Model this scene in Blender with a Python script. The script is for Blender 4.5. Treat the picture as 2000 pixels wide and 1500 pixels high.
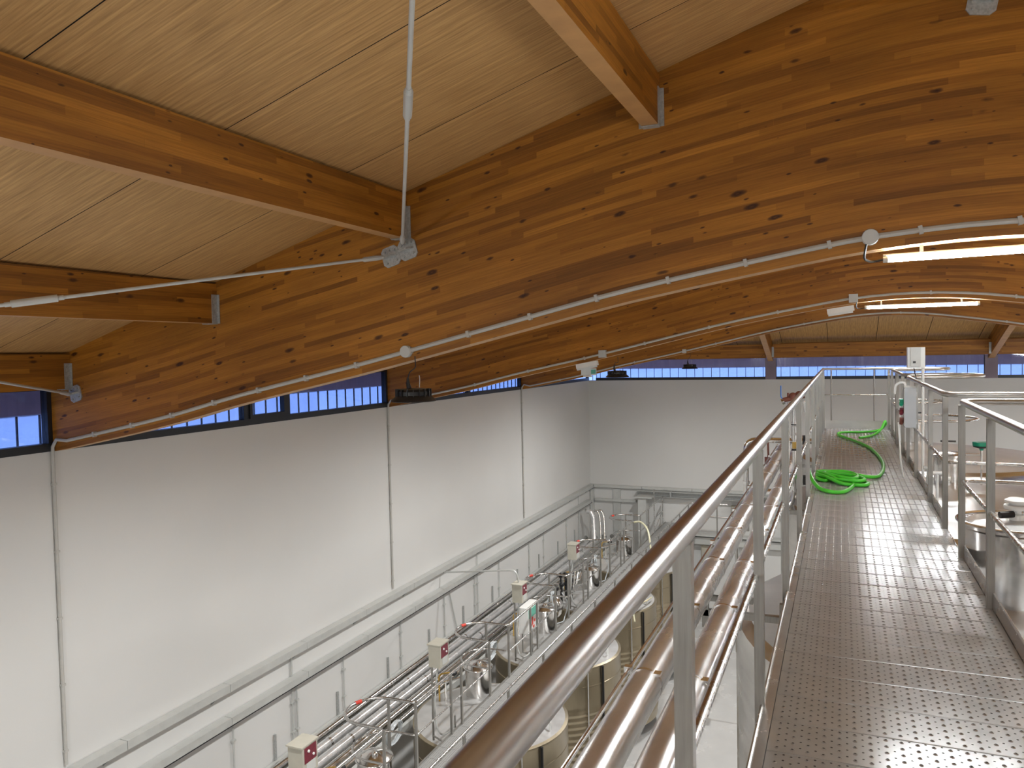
import bpy, math, random
from mathutils import Vector, Matrix
random.seed(7)
for o in list(bpy.data.objects): bpy.data.objects.remove(o)
S = bpy.context.scene
COL = S.collection
PI = math.pi
# ------------------------------------------------------------------ camera, world, exposure
EYE = Vector((0.0, 0.0, 10.5))
K = 1.25                                   # hall shell is written in survey units about the eye; K turns them into metres
def build_camera():
    f = 1510.0
    yd = Vector((645, 72, f)).normalized()
    rho = .021
    k = -(-rho*yd.x + yd.y)/yd.z
    zd = Vector((-rho, 1, k)).normalized()
    xd = yd.cross(zd)
    if xd.x < 0: xd = -xd
    right = Vector((xd.x, yd.x, zd.x)); up = Vector((xd.y, yd.y, zd.y)); fw = Vector((xd.z, yd.z, zd.z))
    m = Matrix(((right.x, up.x, -fw.x, EYE.x), (right.y, up.y, -fw.y, EYE.y), (right.z, up.z, -fw.z, EYE.z), (0, 0, 0, 1)))
    cd = bpy.data.cameras.new('camera'); cd.sensor_width = 36; cd.lens = f/2000*36; cd.clip_start = .02; cd.clip_end = 300
    c = bpy.data.objects.new('camera', cd); COL.objects.link(c); c.matrix_world = m
    S.camera = c
build_camera()
W = bpy.data.worlds.new('sky'); S.world = W; W.use_nodes = True
bg = W.node_tree.nodes['Background']; bg.inputs[0].default_value = (.27, .43, .92, 1); bg.inputs[1].default_value = .95
S.view_settings.view_transform = 'Standard'; S.view_settings.look = 'None'; S.view_settings.gamma = 1
S.view_settings.use_curve_mapping = False; S.view_settings.exposure = 1.08
LAMP_W = 172.0        # each high-bay lamp
TUBE_E = 95.0         # LED batten emission

# ------------------------------------------------------------------ materials
def newmat(name):
    m = bpy.data.materials.new(name); m.use_nodes = True
    nt = m.node_tree; b = nt.nodes['Principled BSDF']
    return m, nt, b
def nd(nt, t, **kw):
    n = nt.nodes.new(t)
    for k, v in kw.items():
        if k in n.inputs: n.inputs[k].default_value = v
        else: setattr(n, k, v)
    return n
def coords(nt, kind='Object', scale=(1, 1, 1)):
    tc = nd(nt, 'ShaderNodeTexCoord'); mp = nd(nt, 'ShaderNodeMapping')
    mp.inputs['Scale'].default_value = scale
    nt.links.new(tc.outputs[kind], mp.inputs['Vector'])
    return mp.outputs['Vector']
def ramp(nt, fac, stops):
    r = nd(nt, 'ShaderNodeValToRGB'); e = r.color_ramp.elements
    while len(e) < len(stops): e.new(.5)
    for i, (p, c) in enumerate(stops):
        e[i].position = p; e[i].color = (c, c, c, 1) if isinstance(c, (int, float)) else (*c, 1)
    nt.links.new(fac, r.inputs['Fac']); return r.outputs['Color']
def mixc(nt, fac, a, b, mode='MIX'):
    n = nd(nt, 'ShaderNodeMix', data_type='RGBA', blend_type=mode)
    for s, v in ((n.inputs[0], fac), (n.inputs[6], a), (n.inputs[7], b)):
        if hasattr(v, 'links') or isinstance(v, bpy.types.NodeSocket): nt.links.new(v, s)
        elif isinstance(v, (int, float)): s.default_value = v
        else: s.default_value = (*v, 1)
    return n.outputs[2]
def bump(nt, b, h, strength, dist=.01):
    n = nd(nt, 'ShaderNodeBump', Strength=strength, Distance=dist)
    nt.links.new(h, n.inputs['Height']); nt.links.new(n.outputs['Normal'], b.inputs['Normal'])
def plain(name, col, rough=.5, metal=0., noise=.0, nscale=8, bmp=0, bscale=30, var=.12, kind='Object', stretch=(1, 1, 1)):
    m, nt, b = newmat(name)
    b.inputs['Base Color'].default_value = (*col, 1); b.inputs['Roughness'].default_value = rough; b.inputs['Metallic'].default_value = metal
    if noise or var:
        v = coords(nt, kind, stretch); n = nd(nt, 'ShaderNodeTexNoise', Scale=nscale, Detail=4.0); nt.links.new(v, n.inputs['Vector'])
        lo = tuple(c*(1-var) for c in col); hi = tuple(min(1, c*(1+var)) for c in col)
        nt.links.new(ramp(nt, n.outputs['Fac'], [(.3, lo), (.7, hi)]), b.inputs['Base Color'])
        if noise: nt.links.new(ramp(nt, n.outputs['Fac'], [(.3, max(0, rough-noise)), (.7, rough+noise)]), b.inputs['Roughness'])
    if bmp:
        v2 = coords(nt, kind, stretch); n2 = nd(nt, 'ShaderNodeTexNoise', Scale=bscale, Detail=3.0); nt.links.new(v2, n2.inputs['Vector'])
        bump(nt, b, n2.outputs['Fac'], bmp)
    return m
def wood_beam():
    m, nt, b = newmat('glulam_wood'); L = nt.links.new
    uv = coords(nt, 'UV')
    br = nd(nt, 'ShaderNodeTexBrick', offset=.37, Scale=1.0)
    br.inputs['Color1'].default_value = (0, 0, 0, 1); br.inputs['Color2'].default_value = (1, 1, 1, 1); br.inputs['Mortar'].default_value = (.35, .35, .35, 1)
    br.inputs['Mortar Size'].default_value = .0012; br.inputs['Brick Width'].default_value = 1.3; br.inputs['Row Height'].default_value = .055
    # wander of the board ends
    sx = nd(nt, 'ShaderNodeSeparateXYZ'); L(uv, sx.inputs[0])
    rw = nd(nt, 'ShaderNodeMath', operation='DIVIDE'); L(sx.outputs[1], rw.inputs[0]); rw.inputs[1].default_value = .055
    fl = nd(nt, 'ShaderNodeMath', operation='FLOOR'); L(rw.outputs[0], fl.inputs[0])
    wn = nd(nt, 'ShaderNodeTexWhiteNoise', noise_dimensions='1D'); L(fl.outputs[0], wn.inputs['W'])
    mu = nd(nt, 'ShaderNodeMath', operation='MULTIPLY_ADD'); L(wn.outputs['Value'], mu.inputs[0]); mu.inputs[1].default_value = 6.5; L(sx.outputs[0], mu.inputs[2])
    cx = nd(nt, 'ShaderNodeCombineXYZ'); L(mu.outputs[0], cx.inputs[0]); L(sx.outputs[1], cx.inputs[1])
    L(cx.outputs[0], br.inputs['Vector'])
    base = ramp(nt, br.outputs['Color'], [(0, (.23, .088, .010)), (.3, (.33, .130, .014)), (.65, (.40, .165, .018)), (1, (.45, .19, .024))])
    g = nd(nt, 'ShaderNodeTexNoise', Scale=1.0, Detail=6.0, Roughness=.65); L(coords(nt, 'UV', (2.2, 75, 1)), g.inputs['Vector'])
    base = mixc(nt, .65, base, ramp(nt, g.outputs['Fac'], [(.3, (.55, .52, .5)), (.7, (1.25, 1.25, 1.2))]), 'MULTIPLY')
    g2 = nd(nt, 'ShaderNodeTexNoise', Scale=1.0, Detail=3.0); L(coords(nt, 'UV', (.5, 3.2, 1)), g2.inputs['Vector'])
    base = mixc(nt, .8, base, ramp(nt, g2.outputs['Fac'], [(.3, (.7, .66, .62)), (.7, (1.2, 1.2, 1.2))]), 'MULTIPLY')
    for sc, thr, keep in (((2.9, 8.0, 1), .18, .45), ((5.5, 15, 1), .15, .62)):
        vo = nd(nt, 'ShaderNodeTexVoronoi', Scale=1.0, Randomness=1.0); 
        nz = nd(nt, 'ShaderNodeTexNoise', Scale=14.0, Detail=2.0); L(uv, nz.inputs['Vector'])
        add = nd(nt, 'ShaderNodeVectorMath', operation='ADD'); sub = nd(nt, 'ShaderNodeVectorMath', operation='SCALE'); sub.inputs['Scale'].default_value = .12
        L(nz.outputs['Color'], sub.inputs[0]); L(coords(nt, 'UV', sc), add.inputs[0]); L(sub.outputs[0], add.inputs[1]); L(add.outputs[0], vo.inputs['Vector'])
        sep = nd(nt, 'ShaderNodeSeparateColor'); L(vo.outputs['Color'], sep.inputs[0])
        k1 = nd(nt, 'ShaderNodeMath', operation='GREATER_THAN'); L(sep.outputs[0], k1.inputs[0]); k1.inputs[1].default_value = keep
        rad = nd(nt, 'ShaderNodeMath', operation='MULTIPLY'); L(sep.outputs[1], rad.inputs[0]); rad.inputs[1].default_value = thr
        ra = nd(nt, 'ShaderNodeMath', operation='ADD'); L(rad.outputs[0], ra.inputs[0]); ra.inputs[1].default_value = thr*.35
        dv = nd(nt, 'ShaderNodeMath', operation='DIVIDE'); L(vo.outputs['Distance'], dv.inputs[0]); L(ra.outputs[0], dv.inputs[1])
        kn = nd(nt, 'ShaderNodeMath', operation='MULTIPLY'); L(ramp(nt, dv.outputs[0], [(.0, .65), (.35, 1), (.7, .75), (1, 0)]), kn.inputs[0]); L(k1.outputs[0], kn.inputs[1])
        base = mixc(nt, kn.outputs[0], base, (.045, .012, .004))
    L(base, b.inputs['Base Color']); b.inputs['Roughness'].default_value = .5
    b.inputs['Specular IOR Level'].default_value = .35
    bump(nt, b, g.outputs['Fac'], .15, .004)
    return m
def wood_panel():
    m, nt, b = newmat('oak_print_panel'); L = nt.links.new
    g = nd(nt, 'ShaderNodeTexNoise', Scale=1.0, Detail=5.0, Roughness=.6, Distortion=.3); L(coords(nt, 'UV', (2.6, 60, 1)), g.inputs['Vector'])
    h = nd(nt, 'ShaderNodeTexNoise', Scale=1.0, Detail=2.0); L(coords(nt, 'UV', (.35, 22, 1)), h.inputs['Vector'])
    w = nd(nt, 'ShaderNodeTexWave', wave_type='BANDS', bands_direction='Y', Scale=1.0, Distortion=9.0, Detail=3.0); w.inputs['Detail Scale'].default_value = .8
    L(coords(nt, 'UV', (.55, 5.5, 1)), w.inputs['Vector'])
    c = ramp(nt, g.outputs['Fac'], [(.25, (.33, .175, .056)), (.5, (.51, .295, .110)), (.75, (.65, .40, .165))])
    c = mixc(nt, .5, c, ramp(nt, h.outputs['Fac'], [(.3, (.75, .72, .68)), (.7, (1.15, 1.15, 1.12))]), 'MULTIPLY')
    c = mixc(nt, .22, c, ramp(nt, w.outputs['Fac'], [(0, (.72, .66, .6)), (.35, (1.05, 1.05, 1.05)), (1, (1.1, 1.1, 1.1))]), 'MULTIPLY')
    L(c, b.inputs['Base Color']); b.inputs['Roughness'].default_value = .55
    bump(nt, b, h.outputs['Fac'], .12, .004)
    return m
def steel(name, col=.6, rough=.28, stretch=(1, 1, 1), nsc=6., vr=.08, bmp=.0, bs=60, kind='Object', tint=(1, .985, .96), metal=1.):
    m, nt, b = newmat(name); L = nt.links.new
    b.inputs['Metallic'].default_value = metal
    n = nd(nt, 'ShaderNodeTexNoise', Scale=nsc, Detail=5.0, Roughness=.6); L(coords(nt, kind, stretch), n.inputs['Vector'])
    c0 = tuple(col*.85*t for t in tint); c1 = tuple(min(1, col*1.1*t) for t in tint)
    L(ramp(nt, n.outputs['Fac'], [(.3, c0), (.7, c1)]), b.inputs['Base Color'])
    L(ramp(nt, n.outputs['Fac'], [(.25, max(.02, rough-vr)), (.75, rough+vr)]), b.inputs['Roughness'])
    if bmp:
        n2 = nd(nt, 'ShaderNodeTexNoise', Scale=bs, Detail=3.0); L(coords(nt, kind, stretch), n2.inputs['Vector'])
        bump(nt, b, n2.outputs['Fac'], bmp, .01)
    return m
def wall_mat():
    m, nt, b = newmat('white_wall_paint'); L = nt.links.new
    n = nd(nt, 'ShaderNodeTexNoise', Scale=.35, Detail=3.0); L(coords(nt), n.inputs['Vector'])
    L(ramp(nt, n.outputs['Fac'], [(.3, (.66, .66, .645)), (.7, (.71, .708, .69))]), b.inputs['Base Color'])
    b.inputs['Roughness'].default_value = .6
    n2 = nd(nt, 'ShaderNodeTexNoise', Scale=40, Detail=3.0); L(coords(nt), n2.inputs['Vector']); bump(nt, b, n2.outputs['Fac'], .05, .01)
    return m
def glass_mat():
    m = bpy.data.materials.new('window_glass'); m.use_nodes = True; nt = m.node_tree; nt.nodes.clear()
    o = nd(nt, 'ShaderNodeOutputMaterial'); t = nd(nt, 'ShaderNodeBsdfTransparent', Color=(.86, .88, .92, 1)); g = nd(nt, 'ShaderNodeBsdfGlossy', Roughness=.03)
    fr = nd(nt, 'ShaderNodeLayerWeight', Blend=.12); mx = nd(nt, 'ShaderNodeMixShader')
    nt.links.new(ramp(nt, fr.outputs['Facing'], [(0, .03), (.6, .06), (1, .6)]), mx.inputs[0]); nt.links.new(t.outputs[0], mx.inputs[1]); nt.links.new(g.outputs[0], mx.inputs[2]); nt.links.new(mx.outputs[0], o.inputs[0])
    return m
def translucent_mat():
    m = bpy.data.materials.new('polycarbonate_sheet'); m.use_nodes = True; nt = m.node_tree; nt.nodes.clear()
    o = nd(nt, 'ShaderNodeOutputMaterial'); t = nd(nt, 'ShaderNodeBsdfTranslucent', Color=(.8, .85, .92, 1)); d = nd(nt, 'ShaderNodeBsdfTransparent', Color=(.9, .92, 1, 1))
    n = nd(nt, 'ShaderNodeTexNoise', Scale=3.0); nt.links.new(coords(nt), n.inputs['Vector'])
    mx = nd(nt, 'ShaderNodeMixShader'); nt.links.new(ramp(nt, n.outputs['Fac'], [(.3, .4), (.7, .7)]), mx.inputs[0])
    nt.links.new(t.outputs[0], mx.inputs[1]); nt.links.new(d.outputs[0], mx.inputs[2]); nt.links.new(mx.outputs[0], o.inputs[0])
    return m
def fascia_mat():
    m = bpy.data.materials.new('lilac_corrugated_sheet'); m.use_nodes = True; nt = m.node_tree; nt.nodes.clear()
    o = nd(nt, 'ShaderNodeOutputMaterial'); t = nd(nt, 'ShaderNodeBsdfTranslucent', Color=(.30, .17, .16, 1)); d = nd(nt, 'ShaderNodeBsdfDiffuse', Color=(.50, .43, .50, 1))
    n = nd(nt, 'ShaderNodeTexNoise', Scale=3.0); nt.links.new(coords(nt), n.inputs['Vector'])
    mx = nd(nt, 'ShaderNodeMixShader'); nt.links.new(ramp(nt, n.outputs['Fac'], [(.3, .45), (.7, .6)]), mx.inputs[0])
    nt.links.new(t.outputs[0], mx.inputs[1]); nt.links.new(d.outputs[0], mx.inputs[2]); nt.links.new(mx.outputs[0], o.inputs[0])
    return m
def emit_mat(name, col, e):
    m, nt, b = newmat(name); b.inputs['Base Color'].default_value = (*col, 1)
    b.inputs['Emission Color'].default_value = (*col, 1); b.inputs['Emission Strength'].default_value = e
    return m
M = dict(
    beam=wood_beam(), panel=wood_panel(), wall=wall_mat(),
    floor=plain('grey_epoxy_floor', (.58, .58, .57), .25, noise=.08, nscale=1.2, var=.06),
    rail=steel('satin_stainless_rail', .54, .29, (1, .2, 1), 2, .02, metal=.92),
    rail2=steel('satin_stainless_tube', .60, .27, (1, 1, 1), 9, .06),
    post=steel('brushed_stainless_post', .35, .38, (30, 30, 1.5), 3, .08, tint=(1, .97, .90), metal=.75),
    deck=steel('stainless_deck_plate', .42, .21, (1, 1, 1), 2.0, .03, tint=(.98, .99, 1), metal=.28),
    toe=steel('stainless_toe_plate', .50, .26, (1, 1, 1), 4, .06, metal=.6),
    foil=steel('aluminium_foil_jacket', .80, .24, (2, 1, 2), 3.0, .07, bmp=.12, bs=9, tint=(1, 1, 1), metal=.65),
    band=steel('bright_clip_band', .85, .18, vr=.05, tint=(1, 1, 1)),
    tank=steel('stainless_tank_shell', .58, .23, (1, 1, 6), 2.2, .07, bmp=.05, bs=2, tint=(1, .975, .93)),
    tanktop=steel('stainless_tank_top', .62, .36, (1, 1, 1), 2.0, .08, bmp=.06, bs=2.5, tint=(1, .995, .98), metal=.6),
    tank2=steel('wood_reflection_tint_tank_shell', .42, .30, (1, 1, .4), 1.2, .05, tint=(1, .85, .60), metal=.9),  # stainless steel; the wood it mirrors is painted in as a warm tint
    polish=steel('polished_stainless', .74, .18, nsc=12, vr=.04, tint=(1, .99, .97)),
    galv=plain('galvanised_steel', (.44, .45, .44), .42, .35, noise=.08, nscale=45, var=.2),
    galvtray=plain('galvanised_tray', (.60, .61, .59), .42, .25, noise=.08, nscale=6, var=.05),
    ldeck=None,
    conduit=plain('grey_pvc_conduit', (.50, .49, .46), .45, var=.04),
    pvc=plain('pale_grey_plastic', (.55, .56, .54), .4, var=.03),
    white=plain('white_plastic', (.80, .80, .78), .35, var=.03),
    beige=plain('beige_painted_box', (.46, .44, .37), .45, var=.04),
    cabinet=plain('grey_blue_cabinet', (.42, .44, .46), .4, var=.04),
    brownbox=plain('brown_grey_box', (.26, .235, .18), .5, var=.05),
    black=plain('black_metal', (.012, .012, .013), .45, var=.15),
    frame=plain('anthracite_frame', (.012, .014, .018), .4, var=.1),
    hole=plain('dark_hole', (.02, .018, .017), .8, var=0.05),
    green=plain('green_rubber_hose', (.07, .56, .035), .35, var=.08, nscale=20),
    teal=plain('green_cap', (.01, .30, .17), .35, var=.05),
    greenpanel=plain('green_label', (.12, .45, .34), .4, var=.05),
    red=plain('red_tape', (.65, .06, .04), .45, var=.06),
    maroon=plain('maroon_label', (.16, .015, .03), .4, var=.3, nscale=30),
    blue=plain('blue_lever_grip', (.02, .13, .45), .4, var=.05),
    brass=plain('brass', (.55, .36, .10), .3, .8, var=.1),
    rust=plain('red_brown_valve', (.20, .07, .05), .5, .2, var=.15),
    whitehose=plain('clear_white_hose', (.62, .66, .68), .25, var=.05),
    cream=plain('cream_hose', (.58, .55, .38), .4, var=.05),
    fascia=fascia_mat(),
    glass=glass_mat(), poly=translucent_mat(),
    lamp=emit_mat('led_diffuser', (.93, .98, 1), TUBE_E), bay=emit_mat('high_bay_led_disc', (1, .97, .9), 14.0),
    off=plain('unlit_diffuser', (.70, .74, .74), .3, var=.04),
)
def low_deck_mat():
    m, nt, b = newmat('perforated_walkway_plate'); L = nt.links.new
    vo = nd(nt, 'ShaderNodeTexVoronoi', Scale=26.0, Randomness=0.0); L(coords(nt), vo.inputs['Vector'])
    c = ramp(nt, vo.outputs['Distance'], [(.12, (.08, .08, .08)), (.2, (.50, .50, .49))])
    L(c, b.inputs['Base Color']); b.inputs['Metallic'].default_value = .55; b.inputs['Roughness'].default_value = .42
    bump(nt, b, vo.outputs['Distance'], .3, .004)
    return m
M['ldeck'] = low_deck_mat()
M['soffit'] = plain('pale_soffit_wood', (.50, .27, .105), .5, var=.1, nscale=5, stretch=(1, 1, 1))  # underside faces of beams and purlins, a paler wood tone than their sides

# ------------------------------------------------------------------ mesh helpers
class MB:
    def __init__(s, k=False): s.v = []; s.f = []; s.m = []; s.uv = {}; s.k = k
    def add(s, vs, fs, mi=0, uvs=None, mis=None):
        o = len(s.v); s.v += [Vector(v) for v in vs]
        for i, f in enumerate(fs):
            s.f.append([o+j for j in f]); s.m.append(mis[i] if mis else mi)
            if uvs: s.uv[len(s.f)-1] = uvs[i]
        return s
    def box(s, lo, hi, mi=0, rot=None, c=None):
        x0, y0, z0 = lo; x1, y1, z1 = hi
        vs = [Vector((x, y, z)) for z in (z0, z1) for x, y in ((x0, y0), (x1, y0), (x1, y1), (x0, y1))]
        if rot:
            cc = Vector(c) if c else (Vector(lo)+Vector(hi))/2
            vs = [cc + rot @ (v-cc) for v in vs]
        return s.add(vs, [(3, 2, 1, 0), (4, 5, 6, 7), (0, 1, 5, 4), (1, 2, 6, 5), (2, 3, 7, 6), (3, 0, 4, 7)], mi)
    def cbox(s, c, d, mi=0, rot=None):
        return s.box([c[i]-d[i]/2 for i in range(3)], [c[i]+d[i]/2 for i in range(3)], mi, rot)
    def tube(s, path, r, n=10, closed=False, mi=0, r2=None, caps=True):
        P = [Vector(p) for p in path]; N = len(P)
        if r2 is None: r2 = [r]*N
        elif not isinstance(r2, (list, tuple)): r2 = [r+(r2-r)*i/(N-1) for i in range(N)]
        rings = []; prev = None
        for i in range(N):
            a = P[(i-1) % N] if (closed or i > 0) else P[i]; b = P[(i+1) % N] if (closed or i < N-1) else P[i]
            t = (b-a).normalized()
            if prev is None:
                u = t.cross(Vector((0, 0, 1)))
                if u.length < .05: u = t.cross(Vector((1, 0, 0)))
                u.normalize()
            else:
                u = prev - t*prev.dot(t); u.normalize()
            prev = u; w = t.cross(u)
            rings.append([P[i] + (u*math.cos(2*PI*j/n) + w*math.sin(2*PI*j/n))*r2[i] for j in range(n)])
        vs = [v for rg in rings for v in rg]; fs = []
        for i in range(N if closed else N-1):
            k = (i+1) % N
            for j in range(n): fs.append((i*n+j, i*n+(j+1) % n, k*n+(j+1) % n, k*n+j))
        if not closed and caps: fs += [tuple(range(n))[::-1], tuple((N-1)*n+j for j in range(n))]
        return s.add(vs, fs, mi)
    def lathe(s, prof, c=(0, 0, 0), n=24, mi=0):
        vs = []; fs = []
        for r, z in prof:
            for j in range(n): vs.append((c[0]+r*math.cos(2*PI*j/n), c[1]+r*math.sin(2*PI*j/n), c[2]+z))
        for i in range(len(prof)-1):
            for j in range(n): fs.append((i*n+j, i*n+(j+1) % n, (i+1)*n+(j+1) % n, (i+1)*n+j))
        return s.add(vs, fs, mi)
    def sphere(s, c, r, n=12, sz=1., mi=0):
        return s.lathe([(max(1e-4, r*math.sin(PI*i/8)), -r*sz*math.cos(PI*i/8)) for i in range(9)], c, n, mi)
def fillet(P, r, seg=6):
    P = [Vector(p) for p in P]; out = [P[0]]
    for i in range(1, len(P)-1):
        a = (P[i-1]-P[i]); b = (P[i+1]-P[i]); rr = min(r, a.length*.49, b.length*.49)
        A = P[i]+a.normalized()*rr; Bp = P[i]+b.normalized()*rr
        for k in range(seg+1):
            t = k/seg; out.append(A*(1-t)**2 + P[i]*2*t*(1-t) + Bp*t*t)
    out.append(P[-1]); return out
def kp(p): return EYE + K*(Vector(p)-EYE)
def mesh(name, mb, mats, off=Vector((0, 0, 0)), smooth=True):
    vs = [(kp(v) if mb.k else v) - off for v in mb.v]
    me = bpy.data.meshes.new(name); me.from_pydata([tuple(v) for v in vs], [], mb.f)
    for m in (mats if isinstance(mats, (list, tuple)) else [mats]): me.materials.append(m)
    if any(mb.m): me.polygons.foreach_set('material_index', mb.m)
    if mb.uv:
        ul = me.uv_layers.new(name='uv')
        for pi, uvs in mb.uv.items():
            p = me.polygons[pi]
            for li, c in zip(p.loop_indices, uvs): ul.data[li].uv = c
    if smooth:
        me.shade_smooth(); me.set_sharp_from_angle(angle=math.radians(38))
    me.validate(); me.update(); return me
def tag(o, label=None, cat=None, group=None, kind=None):
    if label: o['label'] = label
    if cat: o['category'] = cat
    if group: o['group'] = group
    if kind: o['kind'] = kind
    return o
def thing(name, loc, label, cat, group=None, k=False, kind=None):
    o = bpy.data.objects.new(name, None); COL.objects.link(o); o.empty_display_size = .2
    o.location = kp(loc) if k else Vector(loc); tag(o, label, cat, group, kind); return o
def worldloc(o):
    v = Vector(o.location)
    while o.parent: o = o.parent; v += o.location
    return v
def part(name, mb, mats, parent, label=None, smooth=True, kind=None):
    o = bpy.data.objects.new(name, mesh(name, mb, mats, worldloc(parent), smooth)); COL.objects.link(o); o.parent = parent
    return tag(o, label, None, None, kind)
def solo(name, mb, mats, label, cat, group=None, kind=None, smooth=True):
    vs = [kp(v) if mb.k else v for v in mb.v]
    c = sum(vs, Vector())/len(vs); c.z = min(v.z for v in vs)
    o = bpy.data.objects.new(name, mesh(name, mb, mats, c, smooth)); o.location = c; COL.objects.link(o)
    return tag(o, label, cat, group, kind)
def struct(name, mb, mats, smooth=False):
    o = bpy.data.objects.new(name, mesh(name, mb, mats, Vector(), smooth)); COL.objects.link(o); o['kind'] = 'structure'; return o
def clone(root, loc, label=None):
    r = root.copy(); COL.objects.link(r); r.location = loc
    if label: r['label'] = label
    for ch in list(root.children):
        c = ch.copy(); COL.objects.link(c); c.parent = r
        for g in ch.children:
            d = g.copy(); COL.objects.link(d); d.parent = c
    return r

# ================================================================== SETTING (survey units, K)
XL, XR, YB, YF, XC = -7.7, 9.5, 24.45, -8.0, .9
ZS = 9.575                                  # window sill
ZFL = 10.5 - 10.5/K                         # floor in survey units
struct('floor', MB(True).box((XL-.2, YF-.2, ZFL-.2), (XR+.2, YB+.2, ZFL)), M['floor'])
struct('wall_left', MB(True).box((XL-.25, YF, ZFL), (XL, YB, ZS)), M['wall'])
struct('wall_right', MB(True).box((XR, YF, ZFL), (XR+.25, YB, ZS)), M['wall'])
struct('wall_back', MB(True).box((XL-.25, YB, ZFL), (XR+.25, YB+.25, ZS)), M['wall'])
struct('wall_front', MB(True).box((XL-.25, YF-.25, ZFL), (XR+.25, YF, 13.3)), M['wall'])

CO = [11.164, -.027, -.059, .007, 0]
def zbot(x):
    a = abs(x-XC); return 11.164 - .027*a - .059*a*a + .007*a**3 - .00031*a**4*0
def ztop(x): return 13.13 - .303*abs(x-XC)
# fitted underside table (distance from apex, height)
TB = [(0, 11.165), (.7, 11.13), (1.37, 11.035), (2.26, 10.885), (2.75, 10.785), (3.28, 10.668), (4.21, 10.462), (4.72, 10.352), (6.04, 10.086), (6.94, 9.88), (8.39, 9.605), (8.6, 9.57)]
def zbot(x):
    a = abs(x-XC)
    for (a0, z0), (a1, z1) in zip(TB, TB[1:]):
        if a <= a1:
            i = TB.index((a0, z0)); p = TB[max(0, i-1)]; q = TB[min(len(TB)-1, i+2)]
            m0 = (z1-p[1])/(a1-p[0]) if i > 0 else 0.0; m1 = (q[1]-z0)/(q[0]-a0); h = a1-a0; t = (a-a0)/h
            return (2*t**3-3*t**2+1)*z0 + (t**3-2*t*t+t)*h*m0 + (-2*t**3+3*t*t)*z1 + (t**3-t*t)*h*m1
    return TB[-1][1]
YBEAM = [-7.5, -.95, 5.59, 12.16, 18.6]; BT = .17
names = ['glulam arch beam at the far end of the hall behind the viewer', 'glulam arch beam just behind the viewer', 'nearest and largest curved glulam arch beam crossing the upper picture',
         'second curved glulam arch beam, lit by the shorter whole LED batten', 'third curved glulam arch beam, last before the far end wall']
BEAMS = []
for bi, yb in enumerate(YBEAM):
    mb = MB(True); N = 72; xs = [XL + (XR-XL)*i/N for i in range(N+1)]
    vs = []
    for x in xs: vs += [(x, yb, zbot(x)), (x, yb, ztop(x)), (x, yb+BT, zbot(x)), (x, yb+BT, ztop(x))]
    fs = []; uvs = []; du = bi*3.71; dv = bi*1.13*0
    mis = []
    def q(a, b, c, d, U, mi=0): fs.append((a, b, c, d)); uvs.append(U); mis.append(mi)
    for i in range(N):
        a, b = 4*i, 4*i+4; x0, x1 = (xs[i]+du)*K, (xs[i+1]+du)*K
        def vv(x, z): return ((z-zbot(x)) + .12*abs(x-XC)*0)*K + bi*2.2
        q(a, b, b+1, a+1, [(x0, vv(xs[i], vs[a][2])), (x1, vv(xs[i+1], vs[b][2])), (x1, vv(xs[i+1], vs[b+1][2])), (x0, vv(xs[i], vs[a+1][2]))])
        q(b+2, a+2, a+3, b+3, [(x1, vv(xs[i+1], vs[b+2][2])), (x0, vv(xs[i], vs[a+2][2])), (x0, vv(xs[i], vs[a+3][2])), (x1, vv(xs[i+1], vs[b+3][2]))])
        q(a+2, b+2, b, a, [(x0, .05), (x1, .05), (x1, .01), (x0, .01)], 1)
        q(a+1, b+1, b+3, a+3, [(x0, 5), (x1, 5), (x1, 5.05), (x0, 5.05)])
    q(0, 1, 3, 2, [(0, 0), (0, .1), (.1, .1), (.1, 0)]); e = 4*N; q(e, e+2, e+3, e+1, [(0, 0), (.1, 0), (.1, .1), (0, .1)])
    mb.add(vs, fs, 0, uvs); mb.m = mis
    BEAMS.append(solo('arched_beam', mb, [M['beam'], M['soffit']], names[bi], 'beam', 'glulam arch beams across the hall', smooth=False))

# ceiling boards: long sandwich panels running down both slopes
ceil = thing('ceiling', (XC, 5, 13.2), None, None, k=True, kind='structure')
PW = 1.215; y = 4.79 - PW*11
n_ = 0
ys = []
while y < 18.6: ys.append((y, min(y+PW, 18.72))); y += PW
for (y0, y1) in ys:
    for sg in (-1, 1):
        g = .0035; a = XC; b = XC + sg*8.75
        za, zb = ztop(a)+.002, ztop(b)+.002
        P = [(a, y0+g, za), (b, y0+g, zb), (b, y1-g, zb), (a, y1-g, za)]
        Q = [(p[0], p[1], p[2]+.08) for p in P]
        L_ = 8.75*1.045*K; u0 = random.uniform(0, 50); v0 = random.uniform(0, 20)
        U = [(u0, v0), (u0+L_, v0), (u0+L_, v0+PW*K), (u0, v0+PW*K)]
        z4 = [(u0, v0)]*4
        part('ceiling_panel', MB(True).add(P+Q, [(0, 1, 2, 3), (7, 6, 5, 4), (0, 4, 5, 1), (1, 5, 6, 2), (2, 6, 7, 3), (3, 7, 4, 0)], 0, [U, U, z4, z4, z4, z4], (0, 0, 1, 1, 1, 1)), [M['panel'], M['hole']], ceil, smooth=False)
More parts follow.
